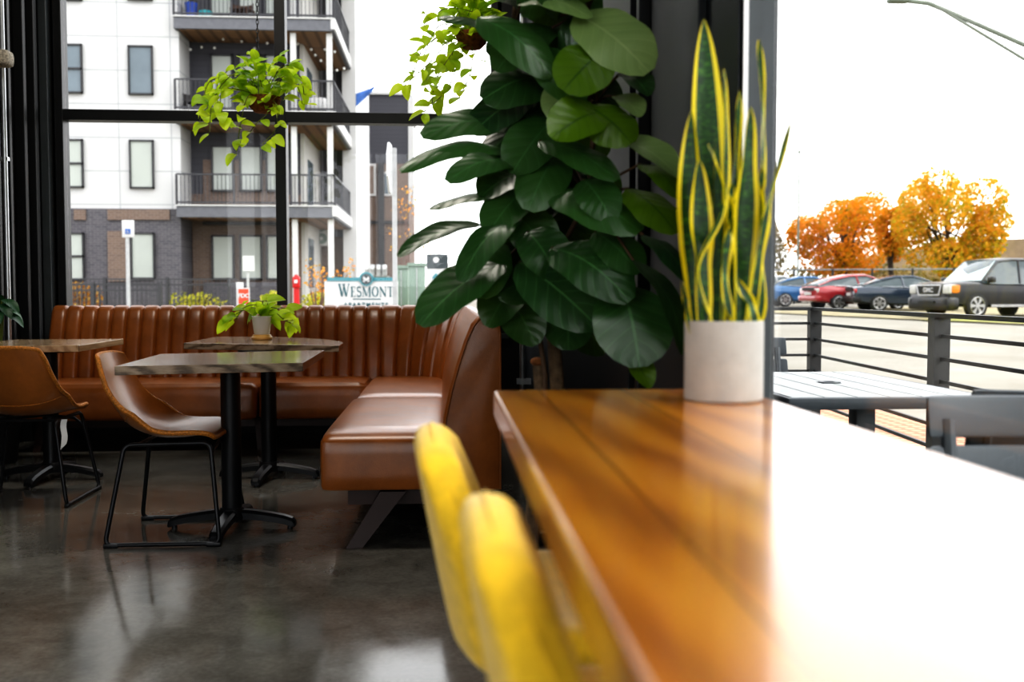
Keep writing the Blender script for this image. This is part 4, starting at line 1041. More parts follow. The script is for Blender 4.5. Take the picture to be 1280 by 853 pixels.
far_tree('maple_tree', 'tallest orange autumn tree, right, above the black suv', 1182, 52, 208, 345, 70, M['gold'], 22, 11000, size=.115)
far_tree('maple_tree', 'narrow deep orange tree between the two big autumn trees', 1112, 57, 258, 330, 20, M['orange'], 23, 3600, size=.11)
far_tree('maple_tree', 'pale ochre tree at the edge of the right window frame', 962, 62, 268, 345, 24, M['ochre'], 24, 3600, size=.11)
b = MB(); rnd = random.Random(9); bl = []
for k in range(26):
    px = 930+k*16; p = atY(px, 350, 66+rnd.uniform(-2, 2)); bl.append((p+Vector((0, 0, -.2)), (1.1, .9, rnd.uniform(.7, 1.6))))
blob_foliage(b, bl, 5200, .16, 5)
tag(obj('hedgerow_brush', b, M['ochre']), 'tangled ochre brush growing along the chain-link fence', 'brush', None, 'stuff')
M['fence'] = plain('galvanised_fence', (.35, .37, .38), .5, .4)
b0, b1 = atY(900, 338, 53), atY(1300, 336, 47)
ft_ = thing('chain_link_fence', 'chain-link fence with a pale top rail behind the parked cars', 'fence', Vector((b0.x, b0.y, gz(b0.x, b0.y)-.11)))
b = MB(); b.tube([b0, b1], .045, 6); obj('top_rail', b, M['fence'], ft_, w=True)
for k in range(9):
    p = b0.lerp(b1, k/8); b = MB(); b.cyl((p.x, p.y, gz(p.x, p.y)-.12), p+Vector((0, 0, .05)), .06, seg=8); obj('fence_post', b, M['railblack'], ft_, w=True)
M['dry'] = plain('dry_brown_slope', (.40, .30, .19), .95, nscale=.3, var=.25)
b = MB()
rp = [(1105, 322), (1150, 310), (1200, 304), (1260, 299), (1330, 297), (1420, 300)]
poly = [atY(x, y, 95) for x, y in rp]
b.prism(poly+[Vector((poly[-1].x, 95, 0)), Vector((poly[0].x, 95, 0))], (0, 8, 0)); struct('ridge', b, M['dry'])
M['grass'] = plain('verge_grass', (.42, .42, .12), .95, nscale=2, var=.3)
M['drygrass'] = plain('dry_verge', (.46, .40, .24), .95, nscale=1.2, var=.3)
b = MB(); 
def strip(p, q, w, m, name, kind='structure', h=.04):
    b = MB(); d = (q-p); d.z = 0; s = Vector((-d.y, d.x, 0)).normalized()*w
    N = 8; 
    for k in range(N):
        a, c = p.lerp(q, k/N), p.lerp(q, (k+1)/N)
        L_ = lambda v: Vector((v.x, v.y, gz(v.x, v.y)-.12+h))
        b.quad(L_(a), L_(c), L_(c+s), L_(a+s))
    o = obj(name, b, m); o['kind'] = kind; return o
strip(carpos(900, 41), carpos(1290, 27), 14, M['drygrass'], 'parking_verge')
strip(carpos(1150, 30.5), carpos(1300, 27.2), 3, M['grass'], 'grass_verge', h=.05)
LP = atY(1400, 367, 24); M['lampgreen'] = plain('grey_green_pole', (.30, .34, .28), .6)
t = thing('street_lamp', 'street lamp head and double arm crossing the sky at the top right', 'lamp', Vector((LP.x, LP.y, gz(LP.x, LP.y)-.11)))
b = MB(); b.cyl((LP.x, LP.y, gz(LP.x, LP.y)-.11), atY(1400, 60, 24), .09, .06, 12); obj('pole', b, M['lampgreen'], t, w=True)
b = MB(); b.tube([atY(1400, 105, 24), atY(1280, 56, 24), atY(1180, 12, 24), atY(1160, 4, 24), atY(1135, 1, 24)], .06, 8); obj('upper_arm', b, M['lampgreen'], t, w=True)
b = MB(); b.tube([atY(1400, 150, 24), atY(1280, 74, 24), atY(1180, 13.5, 24)], .04, 8); obj('lower_arm', b, M['lampgreen'], t, w=True)
b = MB(); p = atY(1123, 0, 24); b.rbox(p-Vector((.26, .14, .07)), p+Vector((.26, .14, .07)), .05, (6, 5, 4)); obj('lamp_head', b, M['lampgreen'], t, w=True)
p0 = atY(997, 350, 58); p0.z = gz(p0.x, p0.y)-.11
b = MB(); b.cyl((0, 0, 0), (0, 0, atY(997, 190, 58).z-p0.z), .07, .05, 8); b.ball((0, 0, atY(997, 190, 58).z-p0.z), .1); o = obj('flag_pole', b, M['lampgreen']); o.location = p0
tag(o, 'thin bare pole rising above the trees near the right window frame', 'pole')

# ---- apartment building ------------------------------------------------------
M['panel'] = None
def panelmat():
    t = NT('white_fibre_panels'); v = t.coord((1, 1, 1), (PI/2, 0, 0))
    bk = t.add('ShaderNodeTexBrick', ins={'Vector': v, 'Color1': (.47, .47, .47, 1), 'Color2': (.45, .45, .455, 1), 'Mortar': (.30, .31, .32, 1), 'Scale': 1, 'Mortar Size': .018, 'Brick Width': 1.62, 'Row Height': 1.05})
    bk.offset = 0
    t.set(Base_Color=bk.outputs[0], Roughness=.6); return t.m
M['panel'] = panelmat()
M['cream'] = plain('cream_wall', (.70, .69, .66), .7, var=.04)
M['darksiding'] = siding_mat('charcoal_lap_siding', (.105, .105, .125), .2, 2, .6)
M['vertsiding'] = siding_mat('charcoal_board_siding', (.15, .15, .165), .5, 0, 2.6, .12)
M['purplebrick'] = brick_mat('dark_purple_brick', (.12, .115, .135), (.17, .16, .18), (.24, .23, .24))
M['brownbrick'] = brick_mat('brown_brick', (.22, .155, .125), (.27, .19, .15), (.33, .28, .25))
M['fascia'] = plain('blue_grey_fascia', (.19, .195, .22), .6)
M['soffit'] = siding_mat('timber_soffit', (.33, .19, .10), .41, 0, .55, .3)
M['blackrail'] = plain('charcoal_balcony_rail', (.07, .07, .08), .5)
M['pane_blue'] = plain('reflecting_pane', (.20, .25, .29), .1, nscale=.5, var=.2); M['blind'] = plain('pale_blind', (.58, .62, .58), .35, nscale=.6, var=.08)
M['winframe'] = plain('dark_window_frame', (.05, .05, .055), .5); M['whitetrim'] = plain('white_trim', (.8, .8, .8), .6, var=.03)
YF = 32.0
AB = thing('apartment_building', 'white panelled apartment building with charcoal balconies across the street', 'building', atY(225, 380, 33))
def part(name, m, lo, hi, parent=AB, label=None):
    b = MB(); b.box(lo, hi); return obj(name, b, m, parent, False, w=True, label=label)
def XZ(x, y, Y): p = atY(x, y, Y); return p.x, p.z
zb = gz(-6, 32)-.2; ZTOP = 15.5
x_we = XZ(225, 140, 32.3)[0]; zbr = XZ(150, 261, 32.3)[1]
part('white_panel_wall', M['panel'], (-26, 32.3, zbr), (x_we, 44, ZTOP))
part('brick_base', M['purplebrick'], (-26, 32.26, zb), (x_we-.02, 44, zbr), label='dark purple-grey brick ground floor')
for xa, xb, ya, yb in ((92, 107, 262, 275), (134, 160, 262, 275), (160, 212, 262, 275)):
    a, c = XZ(xa, ya, 32.2), XZ(xb, yb, 32.2); part('brown_brick_panel', M['brownbrick'], (a[0], 32.2, c[1]), (c[0], 32.3, a[1]))
a, c = XZ(134, 289, 32.2), XZ(158, 352, 32.2); part('brown_brick_panel', M['brownbrick'], (a[0], 32.2, c[1]), (c[0], 32.3, a[1]))
YR = 33.6; xr0, xr1 = x_we, XZ(376, 140, YR)[0]
z1b = XZ(300, 262, YR)[1]
part('recess_wall', M['darksiding'], (xr0, YR, z1b+.4), (xr1, 44, ZTOP), label='charcoal lap siding behind the balconies')
part('recess_base', M['brownbrick'], (xr0, YR-.01, zb), (xr1, 44, z1b+.5), label='brown brick ground floor recess')
a, c = XZ(254, 200, YR), XZ(350, 262, YR); part('brown_brick_panel', M['brownbrick'], (a[0], YR-.06, c[1]), (c[0], YR, a[1]))
part('stair_side_wall', M['cream'], (xr1-.02, YR-.02, zb), (xr1+.1, 38, ZTOP))
xe1 = XZ(447, 200, 38.0)[0]; xe0 = XZ(418, 200, 38.0)[0]
part('end_wall', M['vertsiding'], (xr1, 38, 3.2), (xe1-.3, 44, ZTOP)); part('end_base', M['brownbrick'], (xr1, 37.98, zb), (xe1-.3, 44, 3.2))
part('end_pier', M['whitetrim'], (xe1-.5, 37.4, zb), (xe1, 44, ZTOP))
def win(xa, ya, xb, yb, Y, pm, split=None, fr=.05, name='window', sill=False):
    a, c = XZ(xa, ya, Y), XZ(xb, yb, Y)
    b = MB()
    for lo, hi in (((a[0], Y-.08, c[1]), (a[0]+fr, Y+.02, a[1])), ((c[0]-fr, Y-.08, c[1]), (c[0], Y+.02, a[1])), ((a[0], Y-.08, a[1]-fr), (c[0], Y+.02, a[1])), ((a[0], Y-.08, c[1]), (c[0], Y+.02, c[1]+fr))): b.box(lo, hi)
    if split: z = a[1]+(c[1]-a[1])*split; b.box((a[0], Y-.08, z-.03), (c[0], Y+.02, z+.03))
    f = obj(name, b, M['winframe'], AB, False, w=True)
    b = MB(); b.box((a[0]+.02, Y-.035, c[1]+.02), (c[0]-.02, Y+.01, a[1]-.02)); obj('pane', b, pm, f, False, w=True)
Yw = 32.28
for xa, xb, rows in ((77, 104, ((55, 117), (174, 235), (291, 350))), (160, 192, ((57, 119), (175, 236), (291, 349)))):
    for k, (ya, yb) in enumerate(rows):
        win(xa+k*1.7, ya, xb+k*1.2, yb, Yw-.05*(k == 2), M['pane_blue'] if k == 0 else M['blind'], .5 if xa < 100 else None)
    win(xa-1.5, -62, xb-1, 1, Yw, M['pane_blue'], None); win(-20, -62, 10, 1, Yw, M['pane_blue'])
for k, (ya, yb) in enumerate(((-50, 20), (68, 138), (182, 240), (294, 350))):
    dx = (-1, 0, 1, 1.5)[k]
    for xa, xb in ((263, 292), (298, 327), (331, 352)): win(xa+dx, ya, xb+dx, yb, YR-.02-.06*(k >= 2), M['blind'], None, .06, 'balcony_door')
# ground floor sill band and low plinth
a, c = XZ(255, 353, YR-.1), XZ(352, 385, YR-.1); part('plinth_band', M['purplebrick'], (a[0], YR-.15, zb), (c[0], YR, a[1]))
a, c = XZ(255, 276, YR), XZ(350, 282, YR); part('lintel_beam', M['winframe'], (a[0], YR-.2, c[1]), (c[0], YR, a[1]))
slabs = [(-97, -82), (22.5, 37), (140, 155), (258, 272)]
xs0 = [XZ(218, 100, YF)[0], XZ(418, 100, YF)[0]]
for k, (ya, yb) in enumerate(slabs):
    zt, zl = XZ(318, ya, YF)[1], XZ(318, yb, YF)[1]
    b = MB(); b.box((xs0[0], YF, zl), (xs0[1], YR, zt)); b.box((XZ(362, 100, YF)[0], YR-.01, zl), (xs0[1], 37.6, zt)); sl = obj('balcony_slab', b, M['fascia'], AB, False, w=True)
    b = MB(); b.box((xs0[0]+.15, YF+.12, zl-.03), (xs0[1]-.12, YR, zl+.01)); b.box((XZ(362, 100, YF)[0], YR, zl-.03), (xs0[1]-.12, 37.5, zl+.01)); obj('timber_soffit', b, M['soffit'], sl, False, w=True)
    b = MB(); b.box((xs0[0]-.03, YF-.04, zt), (xs0[1]+.03, YR, zt+.04)); b.box((xs0[1]-.1, YF-.03, zl+.05), (xs0[1]+.035, 37.6, zt+.04)); obj('slab_edge', b, M['whitetrim'], sl, False, w=True)
    b = MB(); zr = zt+1.0
    for z in (zr, zt+.12): b.box((xs0[0], YF+.02, z-.025), (xs0[1], YF+.06, z+.025)); b.box((xs0[1]-.06, YF, z-.025), (xs0[1]-.02, 37.5, z+.025))
    nx = int((xs0[1]-xs0[0])/.125)
    for i in range(nx+1):
        x = xs0[0]+(xs0[1]-xs0[0])*i/nx; h = .03 if i % 14 == 0 else .009; b.box((x-h, YF+.04-h, zt), (x+h, YF+.04+h, zr))
    for i in range(22):
        y = YF+(37.4-YF)*i/21; b.box((xs0[1]-.05, y-.012, zt), (xs0[1]-.03, y+.012, zr))
    obj('balcony_railing', b, M['blackrail'], AB, False, w=True)
    zlow = XZ(318, slabs[k+1][0], YF)[1] if k < 3 else zb
    for px in (367, 412):
        x = XZ(px, 100, YF+.25)[0]; part('porch_post', M['whitetrim'], (x-.085, YF+.17, zlow), (x+.085, YF+.34, zl))
# soft cream door at the recess side
for ya, yb in ((85, 140), (200, 256), (298, 352)):
    z1, z0 = XZ(380, ya, 34.5)[1], XZ(380, yb, 34.5)[1]; part('side_door', M['pane_blue'], (xr1+.09, 34.4, z0-.2), (xr1+.13, 35.6, z1))
acp = atY(400, 293, 37.9)
t = thing('air_conditioner', 'white outdoor air-conditioning unit on the wall under the lowest balcony', 'air conditioner', acp+Vector((0, -.2, -.45)))
b = MB(); b.box((-.48, -.17, 0), (.48, .17, 1.0), bev=.03); obj('casing', b, M['whitetrim'], t)
M['acdark'] = plain('grey_green_fan_guard', (.28, .36, .32), .6)
for z in (.27, .73):
    b = MB(); b.cyl((.1, -.175, z), (.1, -.19, z), .21, seg=24); g = obj('fan_guard', b, M['acdark'], t)
    b = MB(); b.cyl((.1, -.19, z), (.1, -.2, z), .06, seg=12); obj('fan_hub', b, M['whitetrim'], g)
# balcony furniture
M['wicker'] = plain('dark_wicker', (.08, .075, .075), .8, nscale=30, var=.4); M['wickerbr'] = plain('brown_wicker', (.12, .07, .05), .8, nscale=30, var=.4)
def balcony_chair(label, px, ya, yb, Y, m, rz=0):
    s = atY(px, yb, Y); h = atY(px, ya, Y).z-s.z
    t = thing('balcony_chair', label, 'chair', s, rz, 'chairs out on the balconies')
    b = MB(); b.box((-.3, -.28, h*.45), (.3, .28, h*.54)); obj('seat', b, m, t)
    b = MB(); b.grid(lambda u, v: Vector((-.36*math.cos(PI*u), .30*math.sin(PI*u), h*.54+h*.46*v)), 10, 4); obj('backrest', b, m, t)
    for sx in (-1, 1):
        for sy in (-1, 1): b = MB(); b.cyl((sx*.27, sy*.25, 0), (sx*.27, sy*.25, h*.5), .025, seg=6); obj('leg', b, m, t)
zs = lambda k: slabs[k][0]
balcony_chair('dark wicker chair at the left of the middle balcony', 243, 117, 139.4, 32.7, M['wicker'], R(20))
balcony_chair('brown wicker chair on the top balcony left of the mullion', 303, 4, 21, 32.7, M['wickerbr'], R(-15))
p = atY(396, 139, 34.2)
b = MB(); b.rbox((-.36, -.3, 0), (.36, .3, .42), .1, (6, 6, 5)); o = obj('covered_seat', b, M['whitetrim']); o.location = p; tag(o, 'white covered seat on the middle balcony right of the mullion', 'seat')
M['bluebin'] = plain('blue_plastic', (.05, .12, .55), .5); M['teal'] = plain('teal_plastic', (.05, .45, .5), .5)
p = atY(239, 21, 32.6); b = MB(); b.lathe([(0, 0), (.16, 0), (.2, .4), (.21, .42), (0, .44)], seg=14); o = obj('storage_tub', b, M['bluebin']); o.location = p; tag(o, 'blue tub on the top balcony near its left end', 'tub')
p = atY(257, 21, 32.6); b = MB(); b.lathe([(0, 0), (.2, 0), (.22, .16), (.1, .2), (0, .2)], seg=14); o = obj('watering_bowl', b, M['teal']); o.location = p; tag(o, 'low teal bowl on the top balcony beside the blue tub', 'bowl')
# string lights
M['bulb'] = plain('frosted_bulb', (.85, .85, .82), .3)
t = thing('string_lights', 'string of small white bulbs under the top balcony', 'lights', atY(300, 50, 33))
wire, k = MB(), 0
for pts in ([(238, 60), (252, 57), (268, 58), (279, 47), (302, 50), (318, 59), (334, 52), (372, 53), (389, 60), (406, 60), (418, 63)], [(394, 67), (401, 74), (413, 88), (421, 86), (430, 84)]):
    pp = [atY(x, y, 33.0) for x, y in pts]; wire.tube(pp, .006, 4)
    for q in pp: b = MB(); b.ball(q-Vector((0, 0, .05)), .045, seg=8); obj('bulb', b, M['bulb'], t, w=True)
obj('wire', wire, M['blackrail'], t, w=True)
# flag on the balcony end
M['flagblue'] = plain('blue_and_white_cloth', (.08, .2, .55), .8, nscale=1.6, var=.9)
p = atY(436, 118, 37.5); t = thing('flag', 'small blue and white flag at the end of the middle balcony', 'flag', p)
b = MB(); b.grid(lambda u, v: Vector((u*.95, -.1*math.sin(u*6), .45*u-.12-.62*v*(1-u*.85))), 8, 4); obj('cloth', b, M['flagblue'], t)
b = MB(); b.cyl((-.1, 0, -.8), (.0, 0, .1), .02, seg=6); obj('staff', b, M['whitetrim'], t)

# farther building
Y2 = 50
FB = thing('brick_building', 'farther charcoal and brown brick building behind the sign', 'building', atY(480, 380, Y2))
a, c = XZ(441, 118, Y2), XZ(511, 205, Y2)
def part2(*k, **q): return part(*k, parent=FB, **q)
b0z = gz(0, 50)-.2
part2('upper_wall', M['darksiding'], (a[0], Y2, c[1]), (c[0], 60, a[1])); part2('brick_wall', M['brownbrick'], (a[0], Y2-.02, b0z), (c[0], 60, c[1])); part2('parapet', M['whitetrim'], (a[0]-.05, Y2-.1, a[1]), (c[0]+.1, 60, a[1]+.15))
for px in (477,): q = XZ(px, 300, Y2)[0]; part2('downpipe', M['winframe'], (q-.15, Y2-.2, b0z), (q+.15, Y2, c[1]))
q = XZ(440, 236, Y2); part2('band', M['winframe'], (a[0], Y2-.1, XZ(440, 280, Y2)[1]), (c[0], Y2, XZ(440, 276, Y2)[1]))
for xa, xb, ya, yb in ((447, 470, 205, 245), (478, 490, 215, 245)):
    l, h = XZ(xa, yb, Y2), XZ(xb, ya, Y2); w0 = part2('window', M['whitetrim'], (l[0], Y2-.08, l[1]), (h[0], Y2, h[1])); part('pane', M['brownbrick'] if xa < 460 else M['pane_blue'], (l[0]+.12, Y2-.1, l[1]+.1), (h[0]-.12, Y2-.06, h[1]-.1), parent=w0)
part2('corner_trim', M['whitetrim'], (c[0]-.02, Y2-.05, c[1]-2), (c[0]+.25, Y2+1, a[1]))

# ---- street furniture in the window -------------------------------------------
def gnd(px, Y):
    p = atY(px, 400, Y); return Vector((p.x, p.y, gz(p.x, p.y)-.11))
M['teal_sign'] = plain('teal_paint', (.06, .30, .36), .5); M['tealtxt'] = plain('teal_lettering', (.01, .14, .18), .5); M['signwhite'] = plain('white_sign_face', (.82, .82, .82), .5, var=.02)
M['greenbox'] = plain('pale_green_cabinet', (.28, .38, .31), .55, var=.05); M['signgrey'] = plain('aluminium_sign_back', (.6, .61, .62), .45)
M['redpipe'] = plain('red_standpipe', (.70, .02, .02), .4); M['hblue'] = plain('blue_symbol', (.02, .16, .6), .5); M['fdcorange'] = plain('orange_red_sign', (.80, .10, .03), .5)
YSG = 22.0
g = gnd(452, YSG); SG = thing('apartment_sign', 'white apartment sign with teal cap and round emblem in the window', 'sign', g)
a, c = XZ(405.5, 351.5, YSG), XZ(497, 351.5, YSG)
b = MB(); b.box((a[0], YSG, g.z+.0), (c[0], YSG+.2, a[1])); obj('sign_board', b, M['signwhite'], SG, False, w=True)
l, h = XZ(409, 351.5, YSG), XZ(494, 347, YSG)
b = MB(); b.box((l[0], YSG-.02, l[1]), (h[0], YSG+.2, h[1])); cap = obj('teal_cap', b, M['teal_sign'], SG, False, w=True)
ec = atY(458, 349, YSG); er = 8.6/F*YSG
b = MB(); b.cyl(ec+Vector((0, -.04, 0)), ec+Vector((0, .15, 0)), er, seg=32); em = obj('round_emblem', b, M['teal_sign'], SG, w=True)
M['darkdisc'] = plain('dark_emblem_disc', (.07, .09, .10), .5)
b = MB(); b.cyl(ec+Vector((0, -.05, 0)), ec+Vector((0, -.03, 0)), er*.76, seg=32); obj('emblem_disc', b, M['darkdisc'], em, w=True)
b = MB()
for s in (-1, 1):     # two facing triangular wedges forming the mark
    for q in (-1, 1):
        pass
    b.prism([ec+Vector((s*er*.42, -.055, er*.45)), ec+Vector((s*er*.02, -.055, er*.05)), ec+Vector((s*er*.02, -.055, -er*.30)), ec+Vector((s*er*.42, -.055, -er*.02))], (0, -.005, 0))
    b.prism([ec+Vector((s*er*.42, -.055, -er*.10)), ec+Vector((s*er*.12, -.055, -er*.36)), ec+Vector((s*er*.42, -.055, -er*.46))], (0, -.005, 0))
obj('emblem_mark', b, M['signwhite'], em, w=True)
# serif lettering, drawn stroke by stroke
def ribbon(b, pts, w0, w1=None, y=0):
    w1 = w0 if w1 is None else w1; n = len(pts); L_, R_ = [], []
    for i, p in enumerate(pts):
        a = pts[max(0, i-1)]; c = pts[min(n-1, i+1)]; d = Vector((c[0]-a[0], c[1]-a[1])).normalized(); w = (w0+(w1-w0)*i/(n-1))/2
        L_.append((p[0]-d.y*w, p[1]+d.x*w)); R_.append((p[0]+d.y*w, p[1]-d.x*w))
    for i in range(n-1): b.quad(*[Vector((q[0], y, q[1])) for q in (L_[i], R_[i], R_[i+1], L_[i+1])])
TK, TN = .17, .065
def bars(b, lst):
    for x0, x1, z0, z1 in lst: b.quad(Vector((x0, 0, z0)), Vector((x1, 0, z0)), Vector((x1, 0, z1)), Vector((x0, 0, z1)))
def glyph(ch):
    b = MB(); arc = lambda cx, cz, rx, rz, a0, a1, n=12: [(cx+rx*math.cos(R(a0+(a1-a0)*i/n)), cz+rz*math.sin(R(a0+(a1-a0)*i/n))) for i in range(n+1)]
    if ch == 'W':
        ribbon(b, [(.1, .97), (.42, .02)], TK); ribbon(b, [(.42, .02), (.66, .97)], TN); ribbon(b, [(.56, .97), (.88, .02)], TK); ribbon(b, [(.88, .02), (1.16, .97)], TN); bars(b, [(-.06, .3, .95, 1), (.42, .8, .95, 1), (1.02, 1.3, .95, 1)]); wd = 1.24
    elif ch == 'E':
        bars(b, [(.12, .12+TK, 0, 1), (0, .68, .95, 1), (0, .72, 0, .05), (.2, .5, .49, .545), (.62, .68, .76, 1), (.66, .72, 0, .25), (.46, .51, .4, .63)]); wd = .76
    elif ch == 'S':
        ribbon(b, arc(.32, .74, .25, .22, 40, 270)+arc(.32, .27, .26, .25, 88, -140), .12, .12); bars(b, [(.48, .54, .74, 1), (.04, .1, 0, .27)]); wd = .64
    elif ch == 'M':
        bars(b, [(.1, .1+TN, 0, 1), (.95, .95+TK, 0, 1), (0, .26, 0, .05), (.85, 1.2, 0, .05), (0, .2, .95, 1), (1.05, 1.2, .95, 1)]); ribbon(b, [(.14, .97), (.58, .06)], TK); ribbon(b, [(.56, .04), (1.0, .97)], TN); wd = 1.2
    elif ch == 'O':
        ribbon(b, arc(.46, .5, .38, .46, 60, 120, 8), TN); ribbon(b, arc(.46, .5, .38, .46, 120, 240, 14), TK*.95); ribbon(b, arc(.46, .5, .38, .46, 240, 300, 8), TN); ribbon(b, arc(.46, .5, .38, .46, 300, 420, 14), TK*.95); wd = .92
    elif ch == 'N':
        bars(b, [(.12, .12+TN, 0, 1), (.82, .82+TN, 0, 1), (0, .28, 0, .05), (.7, 1.0, .95, 1), (0, .2, .95, 1)]); ribbon(b, [(.12, .97), (.86, .03)], TK); wd = 1.0
    else:
        bars(b, [(.33, .33+TK, 0, 1), (0, .84, .945, 1), (0, .055, .74, 1), (.785, .84, .74, 1), (.22, .62, 0, .05)]); wd = .86
    return b, wd
lx0, lx1 = 423, 492; zt, zbm = XZ(450, 355, YSG)[1], XZ(450, 371.2, YSG)[1]
word = 'WESMONT'; hts = [1.0]+[.80]*6
adv = []
for ch, hh in zip(word, hts): q, wd = glyph(ch); q.bm.free(); adv.append(wd*hh)
totw = sum(adv)+.10*6; X0, X1 = XZ(lx0, 363, YSG)[0], XZ(lx1, 363, YSG)[0]; sx = (X1-X0)/totw; sz = zt-zbm; x = X0
for ch, hh, ad in zip(word, hts, adv):
    q, wd = glyph(ch)
    for v in q.bm.verts: v.co = Vector((x+v.co.x*hh*sx, YSG-.012, zbm+v.co.z*hh*sz))
    obj('serif_letter', q, M['tealtxt'], SG, False, w=True); x += (ad+.10)*sx
a, c = XZ(441, 373.6, YSG), XZ(476, 374.6, YSG); b = MB(); b.box((a[0], YSG-.012, c[1]), (c[0], YSG-.005, a[1])); obj('rule_line', b, M['tealtxt'], SG, False, w=True)
p = atY(457.5, 381.5, YSG); text_mesh('small_lettering', 'APARTMENTS', .125, M['tealtxt'], SG, p-g+Vector((0, -.012, 0)), (PI/2, 0, 0), 1.35, .002)

# stop sign seen edge-on, on its post
g = gnd(494, 15); t = thing('edge_on_road_sign', 'pale road sign seen almost edge-on on its tall post', 'sign', g)
tp = atY(494, 181, 15)
b = MB(); b.box((-.034, -.034, 0), (.034, .034, tp.z-g.z-.05)); obj('post', b, M['signgrey'], t)
b = MB(); ctr = Vector((-.05, 0, atY(494, 211, 15).z-g.z)); a = R(87)
b.prism([ctr+Vector((math.cos(a)*.40*math.cos(PI/8+k*PI/4), math.sin(a)*.40*math.cos(PI/8+k*PI/4), .40*math.sin(PI/8+k*PI/4))) for k in range(8)], (-.03, .0, 0)); obj('octagon_plate', b, M['signwhite'], t)
# accessible-parking sign
g = gnd(160.5, 24); t = thing('parking_sign', 'white accessible-parking sign on a thin post in front of the brick wall', 'sign', g)
l, h = XZ(153, 297, 24), XZ(168, 275.5, 24)
b = MB(); b.cyl((0, .03, 0), (0, .03, h[1]-g.z-.1), .045, seg=10); obj('post', b, M['signgrey'], t)
b = MB(); b.box((l[0], 23.97, l[1]), (h[0], 23.99, h[1]), bev=.006); fcs = obj('sign_plate', b, M['signwhite'], t, w=True)
l, h = XZ(157.3, 292.5, 24), XZ(163.4, 286.3, 24)
b = MB(); b.box((l[0], 23.955, l[1]), (h[0], 23.97, h[1])); obj('blue_square', b, M['hblue'], fcs, False, w=True)
cx_, cz_ = (l[0]+h[0])/2, (l[1]+h[1])/2; u = (h[0]-l[0])/2
b = MB(); y = 23.95
b.tube([(cx_-u*.1+u*.42*math.cos(R(q)), y, cz_-u*.25+u*.42*math.sin(R(q))) for q in range(110, 390, 20)], u*.08, 6)
b.tube([(cx_-u*.15, y, cz_+u*.42), (cx_-u*.1, y, cz_-u*.1), (cx_+u*.3, y, cz_-u*.1), (cx_+u*.5, y, cz_-u*.55)], u*.09, 6); b.ball((cx_-u*.15, y, cz_+u*.66), u*.15, (1, .3, 1), 8); b.tube([(cx_-u*.12, y, cz_+u*.18), (cx_+u*.3, y, cz_+u*.18)], u*.07, 6)
obj('wheelchair_symbol', b, M['signwhite'], fcs, w=True)
# FDC sign, white post and standpipe
g = gnd(304.5, 18); t = thing('standpipe_sign', 'small orange-red sign with white letters on a white post behind the pot plant', 'sign', g)
l, h = XZ(297, 381, 18), XZ(312, 360, 18)
b = MB(); b.box((l[0], 18, l[1]-.02), (h[0], 18.02, h[1])); pl = obj('sign_plate', b, M['signwhite'], t, False, w=True)
b = MB(); l2, h2 = XZ(298.5, 380, 18), XZ(310.5, 361.5, 18); b.box((l2[0], 17.985, l2[1]), (h2[0], 18, h2[1])); obj('orange_face', b, M['fdcorange'], pl, False, w=True)
p = atY(304.5, 370, 17.98); text_mesh('sign_lettering', 'FDC', .10, M['signwhite'], t, p-g, (PI/2, 0, 0), 1.0, .004)
b = MB(); q = atY(300, 353, 18.1); b.box((q.x-.055, 18.03, g.z), (q.x+.055, 18.13, q.z)); obj('post', b, M['signwhite'], t, False, w=True)
g = gnd(371, 21); t = thing('red_standpipe', 'red fire standpipe post left of the apartment sign', 'standpipe', g); zt = atY(371, 344, 21).z-g.z
b = MB(); b.cyl((0, 0, 0), (0, 0, zt-.28), .062, seg=18); obj('pipe', b, M['redpipe'], t)
b = MB(); b.rbox((-.075, -.075, zt-.28), (.075, .075, zt-.03), .03, (5, 5, 5)); b.ball((0, 0, zt-.04), .055); obj('head', b, M['redpipe'], t)
b = MB(); b.box((-.035, -.09, zt-.17), (.035, -.07, zt-.10)); obj('face_plate', b, M['signwhite'], t, False)
# plain pale board on a post
g = gnd(310, 26); t = thing('pale_board', 'plain white board above the red sign, against the ground-floor windows', 'sign', g)
l, h = XZ(303.5, 339, 26), XZ(317.5, 320, 26)
b = MB(); b.box((l[0], 26, l[1]), (h[0], 26.04, h[1])); obj('board', b, M['signwhite'], t, False, w=True)
b = MB(); b.box((-.03, .04, 0), (.03, .08, h[1]-g.z-.05)); obj('post', b, M['signgrey'], t, False)
# transformer cabinets and meters
for (xa, xb, yt, Y, lab) in ((493, 510, 333, 24.6, 'lower green utility cabinet with meters beside it, behind the sign'), (511, 531, 330, 23.2, 'tall pale green utility cabinet right of the apartment sign')):
    g = gnd((xa+xb)/2, Y); t = thing('utility_cabinet', lab, 'cabinet', g, 0, 'green utility cabinets'); l, h = XZ(xa, 380, Y), XZ(xb, yt, Y)
    b = MB(); b.box((l[0], Y, g.z), (h[0], Y+.8, h[1]), bev=.02); obj('casing', b, M['greenbox'], t, w=True)
    b = MB(); b.box((l[0]-.03, Y-.04, h[1]-.05), (h[0]+.03, Y+.84, h[1]+.02)); obj('lid', b, M['greenbox'], t, False, w=True)
    b = MB(); b.box(((l[0]+h[0])/2-.01, Y-.02, g.z+.2), ((l[0]+h[0])/2+.01, Y, h[1]-.1)); obj('door_seam', b, M['signgrey'], t, False, w=True)
g = gnd(470, 25.5); t = thing('meter_bank', 'row of pale grey electric meters behind the apartment sign', 'meter', g)
